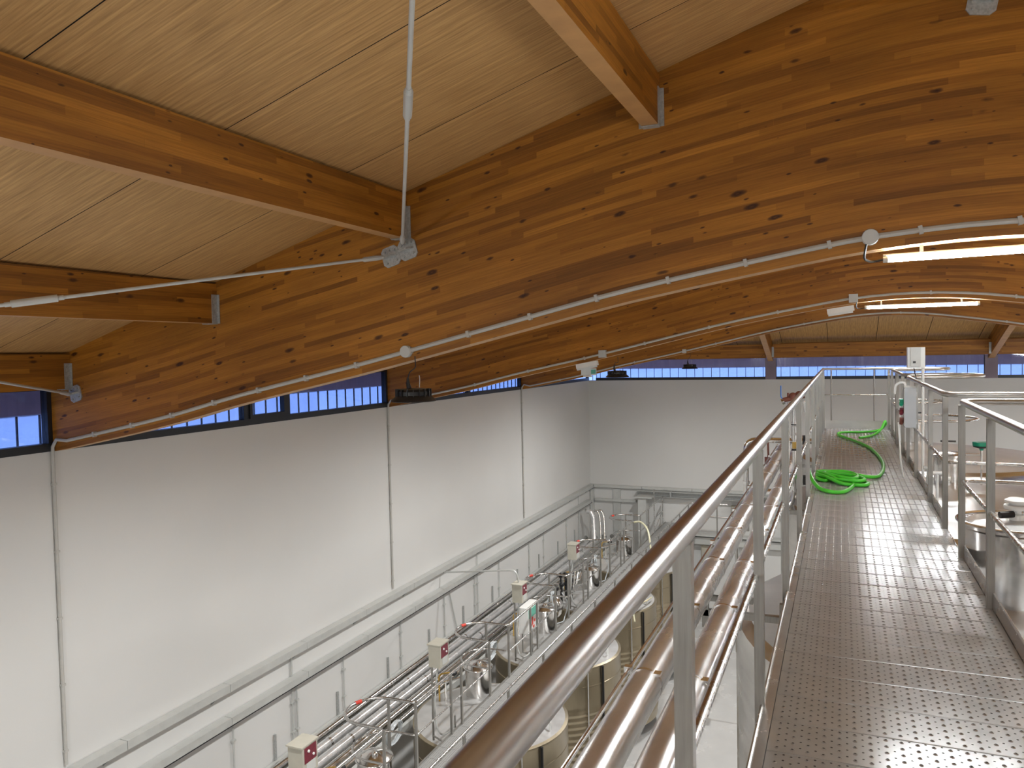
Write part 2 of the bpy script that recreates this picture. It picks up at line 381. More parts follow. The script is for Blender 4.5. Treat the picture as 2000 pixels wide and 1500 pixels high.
# roof deck above the joints, closes the seams
part('roof_deck', MB(True).add([(XL-1.2, YF-.3, ztop(XL-1.2)+.1), (XC, YF-.3, 13.23), (XC, 18.75, 13.23), (XL-1.2, 18.75, ztop(XL-1.2)+.1), (XR+1.2, YF-.3, ztop(XR+1.2)+.1), (XR+1.2, 18.75, ztop(XR+1.2)+.1),
      (XL-1.2, YF-.3, ztop(XL-1.2)+.16), (XC, YF-.3, 13.29), (XC, 18.75, 13.29), (XL-1.2, 18.75, ztop(XL-1.2)+.16), (XR+1.2, YF-.3, ztop(XR+1.2)+.16), (XR+1.2, 18.75, ztop(XR+1.2)+.16)],
      [(0, 1, 2, 3), (1, 4, 5, 2), (6, 9, 8, 7), (7, 8, 11, 10), (3, 2, 8, 9), (2, 5, 11, 8)]), M['hole'], ceil, smooth=False)
# end bay: roof falls to the back wall
ya, yz = 18.6+BT, YB+.9
def zend(y): return 12.35 - (y-18.77)*.296
for i in range(14):
    x0 = XL-.3 + i*1.27; x1 = x0+1.258
    def zz(x, y): return min(zend(y), ztop(x)) 
    P = [(x0, ya, zend(ya)), (x1, ya, zend(ya)), (x1, yz, zend(yz)), (x0, yz, zend(yz))]
    P = [(p[0], p[1], min(p[2], ztop(p[0])) if p[1] < 20 else min(p[2], ztop(p[0])+.02)) for p in P]
    Q = [(p[0], p[1], p[2]+.06) for p in P]; U = [(0+i, 0), (0+i, 1.5), (8+i, 1.5), (8+i, 0)]; z4 = [(0, 0)]*4
    part('ceiling_panel', MB(True).add(P+Q, [(0, 1, 2, 3), (7, 6, 5, 4), (0, 4, 5, 1), (1, 5, 6, 2), (2, 6, 7, 3), (3, 7, 4, 0)], 0, [U, U, z4, z4, z4, z4], (0, 0, 1, 1, 1, 1)), [M['panel'], M['hole']], ceil, smooth=False)

part('roof_deck', MB(True).add([(XL-1.2, ya, 12.5), (XR+1.2, ya, 12.5), (XR+1.2, yz+.3, zend(yz)+.12), (XL-1.2, yz+.3, zend(yz)+.12), (XL-1.2, ya, 13.3), (XR+1.2, ya, 13.3)], [(0, 3, 2, 1), (0, 1, 5, 4)]), M['hole'], ceil, smooth=False)
def timber(mb, a, b, w, h, down=True):
    """rectangular timber from a to b (top centre line), width w, depth h below"""
    a = Vector(a); b = Vector(b); t = (b-a).normalized(); s = t.cross(Vector((0, 0, 1))).normalized()*(w/2); d = Vector((0, 0, -h))
    L = (b-a).length*K; r = random.uniform(0, 30)
    vs = [a-s, a+s, a+s+d, a-s+d, b-s, b+s, b+s+d, b-s+d]
    hh = h*K
    mb.add(vs, [(0, 1, 2, 3), (5, 4, 7, 6), (1, 5, 6, 2), (4, 0, 3, 7), (0, 4, 5, 1), (3, 2, 6, 7)], 0,
           [[(r, 0), (r+.1, 0), (r+.1, hh), (r, hh)]]*2 + [[(r, hh), (r+L, hh), (r+L, 0), (r, 0)], [(r+L, hh), (r, hh), (r, 0), (r+L, 0)], [(r, 0), (r+L, 0), (r+L, .02), (r, .02)], [(r, .01), (r, .05), (r+L, .05), (r+L, .01)]])
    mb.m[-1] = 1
    return mb
def hanger(x, y, zt, zb, w, parent, sg=-1):
    """galvanised joist hanger: two ears on the beam face, side cheeks and a sole"""
    m = MB(True); s = sg; t = .004
    for e in (-1, 1):
        m.box((x+e*(w/2+.003)-.003, min(y, y+s*.07), zb), (x+e*(w/2+.003)+.003, max(y, y+s*.07), zt))
        m.box((min(x+e*w/2, x+e*(w/2+.032)), min(y+s*.001, y+s*.007), zb), (max(x+e*w/2, x+e*(w/2+.032)), max(y+s*.001, y+s*.007), zt))
    m.box((x-w/2, min(y, y+s*.07), zb-.006), (x+w/2, max(y, y+s*.07), zb))
    h = part('joist_hanger', m, M['galv'], parent, 'galvanised joist hanger with nail holes', smooth=False)
    n = MB(True)
    for e in (-1, 1):
        for i in range(6):
            z = zb+(zt-zb)*(i+.5)/6
            n.tube([(x+e*(w/2+.020), y+s*.006, z), (x+e*(w/2+.020), y+s*.011, z)], .004, 6)
    part('nail', n, M['galv'], h, kind='stuff')
PX = [(-7.44, 'lowest purlin in the near bay, along the eaves over the window'), (-5.43, 'second purlin up the near roof slope, passing behind the flat tie rod'),
      (-3.36, 'third purlin of the near bay, meeting the arch at the pair of brace plates'), (-1.255, 'fourth purlin of the near bay, seen from below near the top of the picture'), (.84, 'ridge purlin of the near bay, above the picture edge')]
for x, lab in PX:
    w = .12; zt = ztop(x)-.002 if x < XC-.1 else 13.1; t = thing('purlin', (x, 2.3, zt-.36), lab, 'beam', 'purlins of the near bay', k=True)
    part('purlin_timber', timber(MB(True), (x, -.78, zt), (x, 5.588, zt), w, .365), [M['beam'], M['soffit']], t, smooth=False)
    hanger(x, 5.588, zt-.10, zt-.368, w, t, -1); hanger(x, -.778, zt-.10, zt-.368, w, t, 1)
# roof bracing rods in the near bay with gusset plates
def plate(c, parent, tilt, name='gusset_plate'):
    m = MB(True); cx, cy, cz = c; r = Matrix.Rotation(-tilt, 3, 'Y'); w = .083
    out = [(-w, -w*.65), (-w*.65, -w), (w*.65, -w), (w, -w*.65), (w, w*.65), (w*.65, w), (-w*.65, w), (-w, w*.65)]
    A = [Vector(c)+r @ Vector((a, 0, b)) for a, b in out]; Bk = [v+Vector((0, .012, 0)) for v in A]
    m.add(A+Bk, [tuple(range(8)), tuple(range(15, 7, -1))]+[(i, i+8, (i+1) % 8+8, (i+1) % 8) for i in range(8)])
    m.add([Vector(c)+r @ Vector(v) for v in ((-.06, 0, -.008), (.06, 0, -.008), (.06, 0, .008), (-.06, 0, .008), (-.06, -.05, -.008), (.02, -.05, -.008), (.02, -.05, .008), (-.06, -.05, .008))],
          [(0, 1, 5, 4), (2, 3, 7, 6), (4, 5, 6, 7), (0, 4, 7, 3), (1, 2, 6, 5), (3, 2, 1, 0)])
    p = part(name, m, M['galv'], parent, 'galvanised plate screwed to the arch', smooth=False)
    n = MB(True)
    for a, b in ((-.045, -.048), (.048, -.045), (.048, .045), (-.0, .052), (-.045, .048)):
        q = Vector(c)+r @ Vector((a, 0, b)); n.tube([q, q+Vector((0, -.012, 0))], .010, 6)
    part('bolt', n, M['galv'], p, kind='stuff')
def rod(a, b, lab, tb, pc, tilt, r=.0125):
    a = Vector(a); b = Vector(b); t = thing('tie_rod', a, lab, 'rod', 'roof brace rods', k=True)
    part('rod', MB(True).tube([a, b], r, 10), M['galvtray'], t)
    d = (b-a).normalized(); c = a+(b-a)*tb; l = .17
    part('turnbuckle', MB(True).tube([c-d*l, c-d*l*.8, c-d*l*.78, c+d*l*.78, c+d*l*.8, c+d*l], r, 10, r2=[r*1.3, r*1.35, r*2, r*2, r*1.35, r*1.3]), M['galvtray'], t)
    part('fork_end', MB(True).tube([a-d*.05, a+d*.02, a+d*.12, a+d*.14], .018, 8, r2=[.016, .022, .020, .0125]), M['galvtray'], t)
    plate(pc, t, tilt)
rod((-3.30, 5.50, 11.44), (.647, -.78, 12.645), 'tie rod running nearly upright in view from the centre brace plate to the top edge', .31, (-3.30, 5.577, 11.382), .27)
rod((-3.54, 5.50, 11.32), (-7.66, -.775, 10.07), 'nearly level tie rod crossing the left side in front of two purlins', .325, (-3.462, 5.577, 11.335), .27)
rod((-7.32, 5.50, 10.19), (-4.083, -.78, 11.151), 'short-looking tie rod at the left edge above the low window', .30, (-7.31, 5.577, 10.185), .27)
rod((.80, 5.50, 12.63), (-3.30, -.78, 11.45), 'tie rod out of view whose brace plate shows at the top right corner', .4, (.80, 5.577, 12.60), -.2)

# --- end bay rafters and purlins
for x, lab in ((-1.98, 'left rafter of the end bay, ending on the far wall column'), (3.72, 'right rafter of the end bay, at the far right over the catwalk'), (-7.3, 'rafter of the end bay hidden in the left corner'), (9.1, 'rafter of the end bay in the right corner')):
    t = thing('rafter', (x, 21.5, 10.5), lab, 'beam', 'rafters of the end bay', k=True)
    a_ = (x+.12 if x > 0 else x, 18.78, min(zend(18.78), ztop(x))-.0); 
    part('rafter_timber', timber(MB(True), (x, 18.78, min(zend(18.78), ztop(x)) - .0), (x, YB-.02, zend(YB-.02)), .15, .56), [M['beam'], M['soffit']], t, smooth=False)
    if x in (-1.98, 3.72):
        s = 1 if x < 0 else -1; m = MB(True); xx = x+s*.085
        m.box((min(xx-s*.01, xx), 23.9, 10.25), (max(xx-s*.01, xx), 24.02, 10.55)); m.box((min(xx, xx+s*.05), 23.89, 10.25), (max(xx, xx+s*.05), 23.9, 10.55))
        part('joist_hanger', m, M['galv'], t, smooth=False)
for x0, x1, lab in ((-7.2, -2.07, 'end purlin left of the left rafter on the far wall'), (-1.89, 3.63, 'end purlin between the two rafters above the far window band'), (3.81, 9.0, 'end purlin right of the right rafter')):
    mb = timber(MB(True), (x0, 24.0, 10.63), (x1, 24.0, 10.63), .12, .40)
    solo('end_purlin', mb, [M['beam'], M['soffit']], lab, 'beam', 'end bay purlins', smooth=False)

# ------------------------------------------------------------------ windows (structure)
widx = [0]
def window(axis, fixed, a0, a1, sign, z0, z1, mull=(), sash=()):
    """axis 'Y': window in a wall x = fixed from y=a0 to a1; sign = direction to the outside"""
    widx[0] += 1
    def bx(m, u0, u1, w0, w1, d0, d1, mi=0):
        lo, hi = sorted((fixed+sign*d0, fixed+sign*d1))
        if axis == 'Y': m.box((lo, u0, w0), (hi, u1, w1), mi)
        else: m.box((u0, lo, w0), (u1, hi, w1), mi)
        return m
    loc = (fixed, (a0+a1)/2, z0) if axis == 'Y' else ((a0+a1)/2, fixed, z0)
    t = thing('window_%d' % widx[0], loc, None, None, k=True, kind='structure')
    m = MB(True); F = .085
    bx(m, a0, a1, z0, z0+F, -.015, .09); bx(m, a0, a1, z1-.05, z1, -.01, .09)
    if axis == 'Y': bx(m, a0, a0+.05, z0+F, z1-.05, -.01, .09); bx(m, a1-.05, a1, z0+F, z1-.05, -.01, .09)
    else: bx(m, a0, a0+.012, z0+F, z1-.05, .03, .06); bx(m, a1-.012, a1, z0+F, z1-.05, .03, .06)
    part('window_frame', m, M['frame'], t, smooth=False)
    fw_ = .05 if axis == 'Y' else .012
    edges = [a0+fw_] + [q for u in mull for q in (u-.05, u+.05)] + [a1-fw_]
    for u in mull: part('mullion', bx(MB(True), u-.05, u+.05, z0+F, z1-.05, -.01, .09), M['frame'], t, smooth=False)
    for i in range(0, len(edges), 2):
        e0, e1 = edges[i], edges[i+1]
        if (i//2) in sash:
            m = MB(True); s = .055
            bx(m, e0, e1, z0+F, z0+F+s, -.03, .05); bx(m, e0, e1, z1-.05-s, z1-.05, -.03, .05); bx(m, e0, e0+s, z0+F+s, z1-.05-s, -.03, .05); bx(m, e1-s, e1, z0+F+s, z1-.05-s, -.03, .05)
            part('sash', m, M['frame'], t, smooth=False)
        part('window_pane', bx(MB(True), e0, e1, z0+F, z1-.05, .03, .04), M['glass'], t, smooth=False)
ZT = 10.27
for sx, xx in ((-1, XL), (1, XR)):
    for j, (a0, a1) in enumerate(((YF, -1.0), (-.78, 5.589), (5.761, 12.159), (12.331, 18.599), (18.771, YB))):
        mul = ((8.49, 9.37), (1,)) if j == 2 else (((2.4,), ()) if j == 1 else (((15.55,), ()) if j == 3 else ((21.6,), ())))
        window('Y', xx, a0, a1, sx, ZS, ZT, mul[0], mul[1])
window('X', YB, XL+.25, -2.13, 1, ZS, ZT); window('X', YB, -1.83, 3.57, 1, ZS, ZT); window('X', YB, 3.87, XR-.1, 1, ZS, ZT)
# wall above the windows (eaves board) so that the shell closes
struct('trim_1', MB(True).box((XL-.12, YF, ZT), (XL-.02, YB, 10.62)), M['beam'])
struct('trim_2', MB(True).box((XR+.02, YF, ZT), (XR+.12, YB, 10.62)), M['beam'])
struct('trim_3', MB(True).box((XL, YB+.02, ZT), (XR, YB+.12, 10.75)), M['beam'])
for x in (-1.98, 3.72):
    solo('wall_column', MB(True).box((x-.15, YB-.06, ZS), (x+.15, YB+.1, 10.2)), M['fascia'], 'lilac grey column end on the far wall under the %s rafter' % ('left' if x < 0 else 'right'), 'column', smooth=False)
# outside: corrugated fascia hanging below the eaves and polycarbonate sheet under it
def outside(name, axis, fixed, a0, a1, sign, lab):
    def pt(u, w, d): return (fixed+sign*d, u, w) if axis == 'Y' else (u, fixed+sign*d, w)
    t = thing(name, pt((a0+a1)/2, 9.2, .5), lab, 'cladding', k=True)
    m = MB(True); n = int((a1-a0)/.065)
    vs = []; fs = []
    for i in range(n+1):
        u = a0+(a1-a0)*i/n; d = .50+(.02 if i % 4 < 2 else 0)
        vs += [pt(u, 9.93, d), pt(u, 11.0, d+.02)]
    for i in range(n): fs.append((2*i, 2*i+2, 2*i+3, 2*i+1))
    m.add(vs, fs); part('fascia_sheet', m, M['fascia'], t, 'lilac corrugated sheet', smooth=False)
    m = MB(True); m.add([pt(a0, 9.1, .47), pt(a1, 9.1, .47), pt(a1, 9.945, .47), pt(a0, 9.945, .47)], [(0, 1, 2, 3)])
    part('polycarbonate_sheet', m, M['poly'], t, 'milky daylit sheet', smooth=False)
    m = MB(True); k = int((a1-a0)/.26)
    for i in range(k+1):
        u = a0+.26*i
        if axis == 'Y': m.box((fixed+sign*.455-.012, u-.006, 9.1), (fixed+sign*.455+.012, u+.006, 9.94))
        else: m.box((u-.007, fixed+sign*.455-.012, 9.1), (u+.007, fixed+sign*.455+.012, 9.94))
    part('sheet_rib', m, M['frame'], t, kind='stuff', smooth=False)
outside('outer_cladding', 'Y', XL, YF, YB, -1, 'lilac and milky outer sheeting seen through the left windows')
outside('outer_cladding', 'X', YB, XL, XR, 1, 'lilac and milky outer sheeting seen through the far window band')
outside('outer_cladding', 'Y', XR, YF, YB, 1, 'outer sheeting beyond the right wall')

# ------------------------------------------------------------------ conduits on the arches, lamps
def conduit_on_beam(yb, x0, x1, off, lab, drop, boxes, r=.018, clips=12, square=False):
    t = thing('conduit', (x0, yb, zbot(x0)), lab, 'conduit', 'grey conduits along the arches', k=True)
    yy = yb-.022; xs = [x0+(x1-x0)*i/50 for i in range(51)]
    path = [(x, yy, zbot(x)+off) for x in xs]
    if drop: path = [(XL+.025, yy, drop), (XL+.025, yy, ZS-.03), (XL+.03, yy, ZS+.05)] + [(XL+.09, yy, ZS+.125)] + path
    part('conduit_tube', MB(True).tube(path, r, 8), M['conduit'], t)
    for i in range(clips):
        x = x0+.25+(x1-x0-.4)*(i+.3)/clips; z = zbot(x)+off
        part('clip', MB(True).box((x-.012, yb-.042, z-.026), (x+.012, yb-.002, z+.026), rot=Matrix.Rotation(-.2, 3, 'Y')), M['conduit'], t, smooth=False)
    if drop:
        for i in range(5):
            z = ZS-.35-(ZS-drop-.5)*i/4
            part('clip', MB(True).box((XL+.002, yy-.022, z-.012), (XL+.045, yy+.022, z+.012)), M['conduit'], t, smooth=False)
    for x, s in boxes:
        z = zbot(x)+off
        if not square: m = MB(True).tube([(x, yb-.002, z), (x, yb-.045, z), (x, yb-.05, z)], s, 20, r2=[s, s, s*.93])
        else: m = MB(True).box((x-s, yb-.06, z-s), (x+s, yb-.002, z+s))
        part('junction_box', m, M['pvc'], t, 'round grey junction box' if not square else 'square grey junction box', smooth=not square)
    return t
conduit_on_beam(5.59, -7.45, 4.2, .082, 'grey conduit following the nearest arch, with two round junction boxes', 6.2, [(-3.33, .050), (.17, .052)], clips=21)
conduit_on_beam(12.16, -7.45, 7.0, .07, 'grey conduit following the second arch, with square boxes', 6.2, [(-3.58, .06), (.15, .06)], clips=14, square=True)
conduit_on_beam(18.6, -7.45, 8.5, .055, 'grey conduit following the third arch, with one small square box', 6.2, [(-3.46, .045)], clips=8, square=True)

def highbay(x, yb, zl, lab, zc):
    c = (x, yb-.06, zl); t = thing('high_bay_lamp', c, lab, 'lamp', 'black high-bay lamps hanging from the arches', k=True)
    part('reflector', MB(True).lathe([(.14, .045), (.155, .03), (.185, .004), (.187, -.006), (.18, -.008), (.15, .02), (.12, .03)], c, 28), M['black'], t)
    m = MB(True).lathe([(.001, .10), (.08, .10), (.125, .092), (.14, .075), (.14, .045), (.02, .042)], c, 28)
    for i in range(18):
        a = 2*PI*i/18; m.cbox((c[0]+.135*math.cos(a), c[1]+.135*math.sin(a), c[2]+.065), (.03, .006, .06), rot=Matrix.Rotation(a, 3, 'Z'))
    part('housing', m, M['black'], t)
    part('led_disc', MB(True).lathe([(.001, .022), (.145, .022), (.145, .026)], c, 24), M['bay'], t, 'glowing disc under the lamp')
    part('hook', MB(True).tube([(c[0]-.04, c[1], c[2]+.10), (c[0]-.05, c[1], c[2]+.14), (c[0]-.05, c[1], c[2]+.19)], .012, 8, r2=[.02, .016, .008]), M['black'], t)
    part('cable', MB(True).tube(fillet([(c[0]-.05, c[1], c[2]+.18), (c[0]-.03, c[1], c[2]+.24), (x+.01, yb-.03, zc-.1), (x+.005, yb-.03, zc)], .06), .0045, 6), M['black'], t)
    part('suspension_hook', MB(True).tube([(c[0]+.03, yb-.01, zc-.16), (c[0]+.035, yb-.012, zc-.19), (c[0]+.03, yb-.012, zc-.26)], .004, 6), M['conduit'], t)
    ld = bpy.data.lights.new('high_bay_light', 'AREA'); ld.shape = 'DISK'; ld.size = .28*K; ld.energy = LAMP_W; ld.color = (.98, .985, .98); ld.spread = math.radians(166)
    lo = bpy.data.objects.new('high_bay_light', ld); COL.objects.link(lo); lo.parent = t; lo.location = (0, 0, .018*K)
highbay(-3.25, 5.59, 10.135, 'black high-bay lamp hanging from the nearest arch at the top of the white wall', 10.5)
highbay(-3.33, 12.16, 10.10, 'smaller-looking black high-bay lamp hanging from the second arch in front of the blue corner window', 10.42)
highbay(-3.33, 18.6, 10.07, 'smallest black high-bay lamp, hanging from the third arch before the far windows', 10.44)
for yb in (-.95, 5.59, 12.16, 18.6): highbay(5.1, yb, 10.12, 'added high-bay lamp over the right half of the hall, hung from the %s arch' % ('behind-camera', 'nearest', 'second', 'third')[YBEAM[1:].index(yb)], 10.44)  # unseen high-bays added to brighten the ceiling and upper walls
highbay(-3.33, -.95, 10.12, 'added high-bay fill lamp behind the viewer over the left side', 10.44)  # one more unseen high-bay, added as fill light

def batten(x0, x1, yb, z0, z1, lab):
    t = thing('led_batten', ((x0+x1)/2, yb+.09, (z0+z1)/2), lab, 'lamp', 'LED battens under the arches', k=True)
    a = Vector((x0, yb+.09, z0)); b = Vector((x1, yb+.09, z1)); d = (b-a).normalized()
    part('diffuser', MB(True).tube([a+d*.03, b-d*.03], .019, 14), M['lamp'], t, 'glowing white diffuser')
    for p, q in ((a, a+d*.03), (b-d*.03, b)): part('end_cap', MB(True).tube([p, q], .021, 14), M['pvc'], t)
    m = MB(True); m.tube([a+Vector((0, 0, .026)), b+Vector((0, 0, .026))], .010, 6)
    part('gear_tray', m, M['pvc'], t)
    for f in (.15, .85):
        c = a+(b-a)*f; part('bracket', MB(True).box((c.x-.01, c.y-.015, c.z+.03), (c.x+.01, c.y+.015, zbot(c.x)+.002)), M['galv'], t, smooth=False)
    part('cable', MB(True).tube(fillet([a, a-d*.07-Vector((0, 0, .01)), (x0-.12, yb-.02, z0-.0), (x0-.10, yb-.035, zbot(x0)+.04)], .04), .008, 6), M['black'], t)
batten(.25, 1.75, 5.59, 11.07, 11.085, 'lit LED batten under the nearest arch, cut by the right picture edge')
batten(.30, 1.73, 12.16, 11.058, 11.055, 'lit LED batten under the second arch, fully in view')
for x0, yb, w in ((.25, -.95, 'over the viewer'), (-5.2, -.95, 'behind the viewer on the left'), (5.3, -.95, 'behind the viewer on the right'), (5.3, 5.59, 'under the nearest arch far to the right'), (.25, -7.5, 'near the front wall'), (-5.2, -7.5, 'near the front wall on the left'), (5.3, 12.16, 'under the second arch far to the right'), (5.3, 18.6, 'under the third arch far to the right')):
    batten(x0, x0+1.45, yb, zbot(x0)-.085, zbot(x0+1.45)-.085, 'added fill-light LED batten %s, outside the picture' % w)  # unseen battens, added as fill for ceiling, upper walls and deck

def emergency(x, yb, z, tilt, lab, sign):
    c = (x, yb-.07, z); t = thing('emergency_light', c, lab, 'lamp', k=True); r = Matrix.Rotation(-tilt, 3, 'Y')
    part('housing', MB(True).cbox(c, (.36, .09, .075), rot=r), M['white'], t, smooth=False)
    part('diffuser', MB(True).cbox((c[0], c[1]-.01, c[2]-.052), (.33, .075, .03), rot=r), M['off'], t, smooth=False)
    if sign:
        part('sign_blade', MB(True).box((x-.10, c[1]-.02, z-.17), (x+.16, c[1]-.012, z-.06)), M['off'], t, smooth=False)
        part('sign_arrow', MB(True).box((x+.07, c[1]-.026, z-.15), (x+.15, c[1]-.021, z-.08)), M['greenpanel'], t, 'green exit pictogram', smooth=False)
        part('sign_foot', MB(True).box((x-.06, c[1]-.03, z-.20), (x+.08, c[1], z-.175)), M['white'], t, smooth=False)
emergency(-3.83, 12.16, 10.30, .16, 'white emergency light with small green exit blade on the second arch', True)
emergency(-.02, 12.16, 11.035, .13, 'unlit white emergency light at the left end of the second LED batten', False)

# ================================================================== UPPER CATWALK (metres)
DZ = 9.0; CX0, CX1, CYE = -.312, .79, 15.4; PITCH = .2592; Y0 = 3.49 - PITCH*15
cat = thing('catwalk', (.23, 7.4, DZ-.15), 'raised stainless catwalk of dimpled plates running away to the far end', 'walkway')
def plank_mesh():
    x0, x1 = CX0+.045, CX1-.015; L = PITCH-.003; m = MB()
    m.box((x0, 0, -.03), (x1, L, .0012)).tube([(x0, L-.0035, .0012), (x1, L-.0035, .0012)], .0028, 8)
    nx = 19; ny = 5; z = .0012
    for j in range(ny):
        for i in range(nx):
            cx = x0+.035+(x1-x0-.07)*i/(nx-1); cy = .028+(L-.056)*j/(ny-1)
            if i % 2 == 0 or True:
                r0, r1, h = .0085, .0045, .0035; n = 8
                vs = [(cx+r0*math.cos(2*PI*k/n), cy+r0*math.sin(2*PI*k/n), z) for k in range(n)]+[(cx+r1*math.cos(2*PI*k/n), cy+r1*math.sin(2*PI*k/n), z+h) for k in range(n)]
                m.add(vs, [(k, (k+1) % n, (k+1) % n+n, k+n) for k in range(n)])
                m.add([(cx+r1*math.cos(2*PI*k/n), cy+r1*math.sin(2*PI*k/n), z+h) for k in range(n)], [tuple(range(n))], 1)
            if i < nx-1 and j < ny-0:
                hx = cx+(x1-x0-.07)/(nx-1)/2; hy = cy+.022 if j < ny-1 else cy-.1*0+.014
                m.add([(hx+.0048*math.cos(2*PI*k/6), hy+.0048*math.sin(2*PI*k/6), z+.0004) for k in range(6)], [tuple(range(6))], 1)
    return mesh('deck_plate', m, [M['deck'], M['hole']], Vector())
pm = plank_mesh(); y = Y0
while y < CYE-.1:
    o = bpy.data.objects.new('deck_plate', pm); COL.objects.link(o); o.parent = cat
    o.location = (0-.23, y-7.4, .15+random.uniform(-.0006, .0006)); o.rotation_euler = (random.uniform(-.002, .002), random.uniform(-.0008, .0008), 0); y += PITCH
ye = y
part('side_flange', MB().box((CX0, Y0, DZ-.12), (CX0+.042, ye, DZ+.001)).tube([(CX0-.004, Y0, DZ+.002), (CX0-.004, ye, DZ+.002)], .009, 8), M['toe'], cat, 'plain edge strip on the left')
part('toe_plate', MB().box((CX1-.012, Y0, DZ-.12), (CX1-.004, 6.17, DZ+.085)).box((CX1-.012, 7.2, DZ-.12), (CX1-.004, ye, DZ+.085)).box((CX1-.012, 6.17, DZ-.12), (CX1-.004, 7.2, DZ+.004))
     .tube([(CX1-.006, Y0, DZ+.087), (CX1-.006, 6.17, DZ+.087)], .007, 8).tube([(CX1-.006, 7.2, DZ+.087), (CX1-.006, ye, DZ+.087)], .007, 8), M['toe'], cat, 'upstanding kick plate on the right')
part('end_toe_board', MB().box((CX0+.03, ye+.005, DZ-.02), (CX1-.03, ye+.013, DZ+.15)), M['tanktop'], cat, 'pale toe board across the far end')
m = MB(); yy = Y0+.4
while yy < ye: m.box((CX0+.05, yy, DZ-.13), (CX1-.02, yy+.05, DZ-.032)); yy += 1.65
part('cross_member', m, M['post'], cat, kind='stuff')
ZR, ZM = DZ+1.10, DZ+.545
def post(x, y, z0, z1, parent, w=.040, foot=False):
    m = MB().box((x-w/2, y-w/2, z0), (x+w/2, y+w/2, z1-.012))
    if foot: m.add([(x+w/2, y-w/2, z0+.12), (x+w/2, y+w/2, z0+.12), (x+w/2+.012, y+w/2, z0+.02), (x+w/2+.012, y-w/2, z0+.02), (x+w/2, y-w/2, z0+.0), (x+w/2, y+w/2, z0+.0)], [(0, 1, 2, 3), (3, 2, 5, 4)])
    part('post', m, M['post'], parent, smooth=False)
# left railing
PXL = -.325
t = thing('railing', (PXL, 7.4, DZ), 'long stainless handrail on the left of the catwalk, sweeping across the lower picture', 'railing')
part('handrail', MB().tube([(PXL, -.6, ZR), (PXL, CYE+.1, ZR)], .0255, 28), M['rail'], t, 'round polished top rail')
part('midrail', MB().tube([(PXL-.015, -.6, ZM), (PXL-.015, CYE+.1, ZM)], .0145, 16), M['rail2'], t)
for i in range(10): post(PXL, 1.70+1.65*i if i < 9 else CYE+.08, DZ-.12, ZR-.01, t)
# right railings, broken by the looped guards around the tank necks
PXR = CX1-.022
def loop(parent, xa, xb, ya, yb, z, r, mat, name, n=14, tail0=None, tail1=None):
    """rail that leaves the straight line at ya, goes out to xb in a round end and returns at yb"""
    rad = (yb-ya)/2; s = 1 if xb > xa else -1; P = []
    if tail0 is not None: P.append((xa, tail0, z))
    P.append((xa, ya, z)); cx = xb-s*rad
    Q = [(cx+s*rad*math.sin(PI*i/12), ya+rad-rad*math.cos(PI*i/12), z) for i in range(13)]
    path = fillet(P+[Q[0]], .09)[:-1] + [Vector(q) for q in Q]
    rest = [Q[-1], (xa, yb, z)]
    if tail1 is not None: rest.append((xa, tail1, z))
    path += fillet(rest, .09)[1:]
    part(name, MB().tube(path, r, n), mat, parent)
LOOPS = [(6.20, 7.15), (11.0, 11.95), (14.45, 15.42)]
segs = [('near guard rail on the right, looping out round the closest tank neck', None, -.6, LOOPS[0], 8.9),
        ('middle guard rail on the right, carrying the grey box, with the second loop', 8.9, 8.9, LOOPS[1], 13.2),
        ('far stainless guard rail at the right of the catwalk, joining the end rail', 13.2, 13.2, LOOPS[2], None)]
for lab, q, ys_, (a, b), yend in segs:
    t = thing('railing', (PXR, (a+b)/2, DZ), lab, 'railing', 'right-hand guard rails of the catwalk')
    loop(t, PXR, 1.66, a, b, ZR, .0235, M['rail'], 'handrail', 20, ys_, yend if yend else None)
    loop(t, PXR, 1.60, a, b, ZM, .0145, M['rail2'], 'midrail', 14, ys_, yend if yend else None)
    py = [a-1.15*i for i in range(0, 6) if a-1.15*i > ys_] + [b+1.15*i for i in range(0, 3) if yend and b+1.15*i < yend] + ([b] if not yend else [])
    for p in py: post(PXR, p, DZ-.12, ZR-.01, t)
    for yy in (a, b):
        if lab.startswith('near'): post(1.45, yy, 8.6, ZR-.01, t)
t = thing('railing', (.22, CYE+.1, DZ), 'low cross rail closing the far end of the catwalk', 'railing')
part('handrail', MB().tube([(PXL, CYE+.1, ZR), (PXR, CYE+.1, ZR)], .021, 14), M['rail'], t)
part('midrail', MB().tube([(PXL, CYE+.1, DZ+.62), (PXR, CYE+.1, DZ+.62)], .012, 12), M['rail2'], t)
for x in (-.19, .53): part('post', MB().tube([(x, CYE+.1, DZ), (x, CYE+.1, ZR)], .013, 10), M['post'], t)
# grey box on the rail, white box on its pole
t = thing('control_box', (.70, 9.75, 9.55), 'tall grey control box fixed to the inside of the right guard rail', 'box')
part('box_body', MB().box((.64, 9.66, 9.585), (.755, 9.84, 10.03)), M['cabinet'], t, smooth=False)
part('box_lid', MB().box((.635, 9.70, 10.03), (.755, 9.85, 10.045)).box((.634, 9.655, 9.60), (.64, 9.84, 10.02)), M['pvc'], t, smooth=False)
part('cable_elbow', MB().tube(fillet([(.66, 9.87, 10.0), (.66, 9.87, 10.09), (.56, 9.87, 10.07), (.55, 9.87, 9.95)], .05), .014, 8), M['white'], t)
for i, (mt, z) in enumerate((('teal', 9.87), ('maroon', 9.77), ('rust', 9.66))):
    part('plug_socket', MB().box((.595, 9.72, z-.03), (.634, 9.80, z+.03)).tube([(.61, 9.72, z), (.605, 9.67, z-.03)], .02, 8), M[mt], t, ('green', 'dark red', 'brown red')[i]+' plug on the box side')
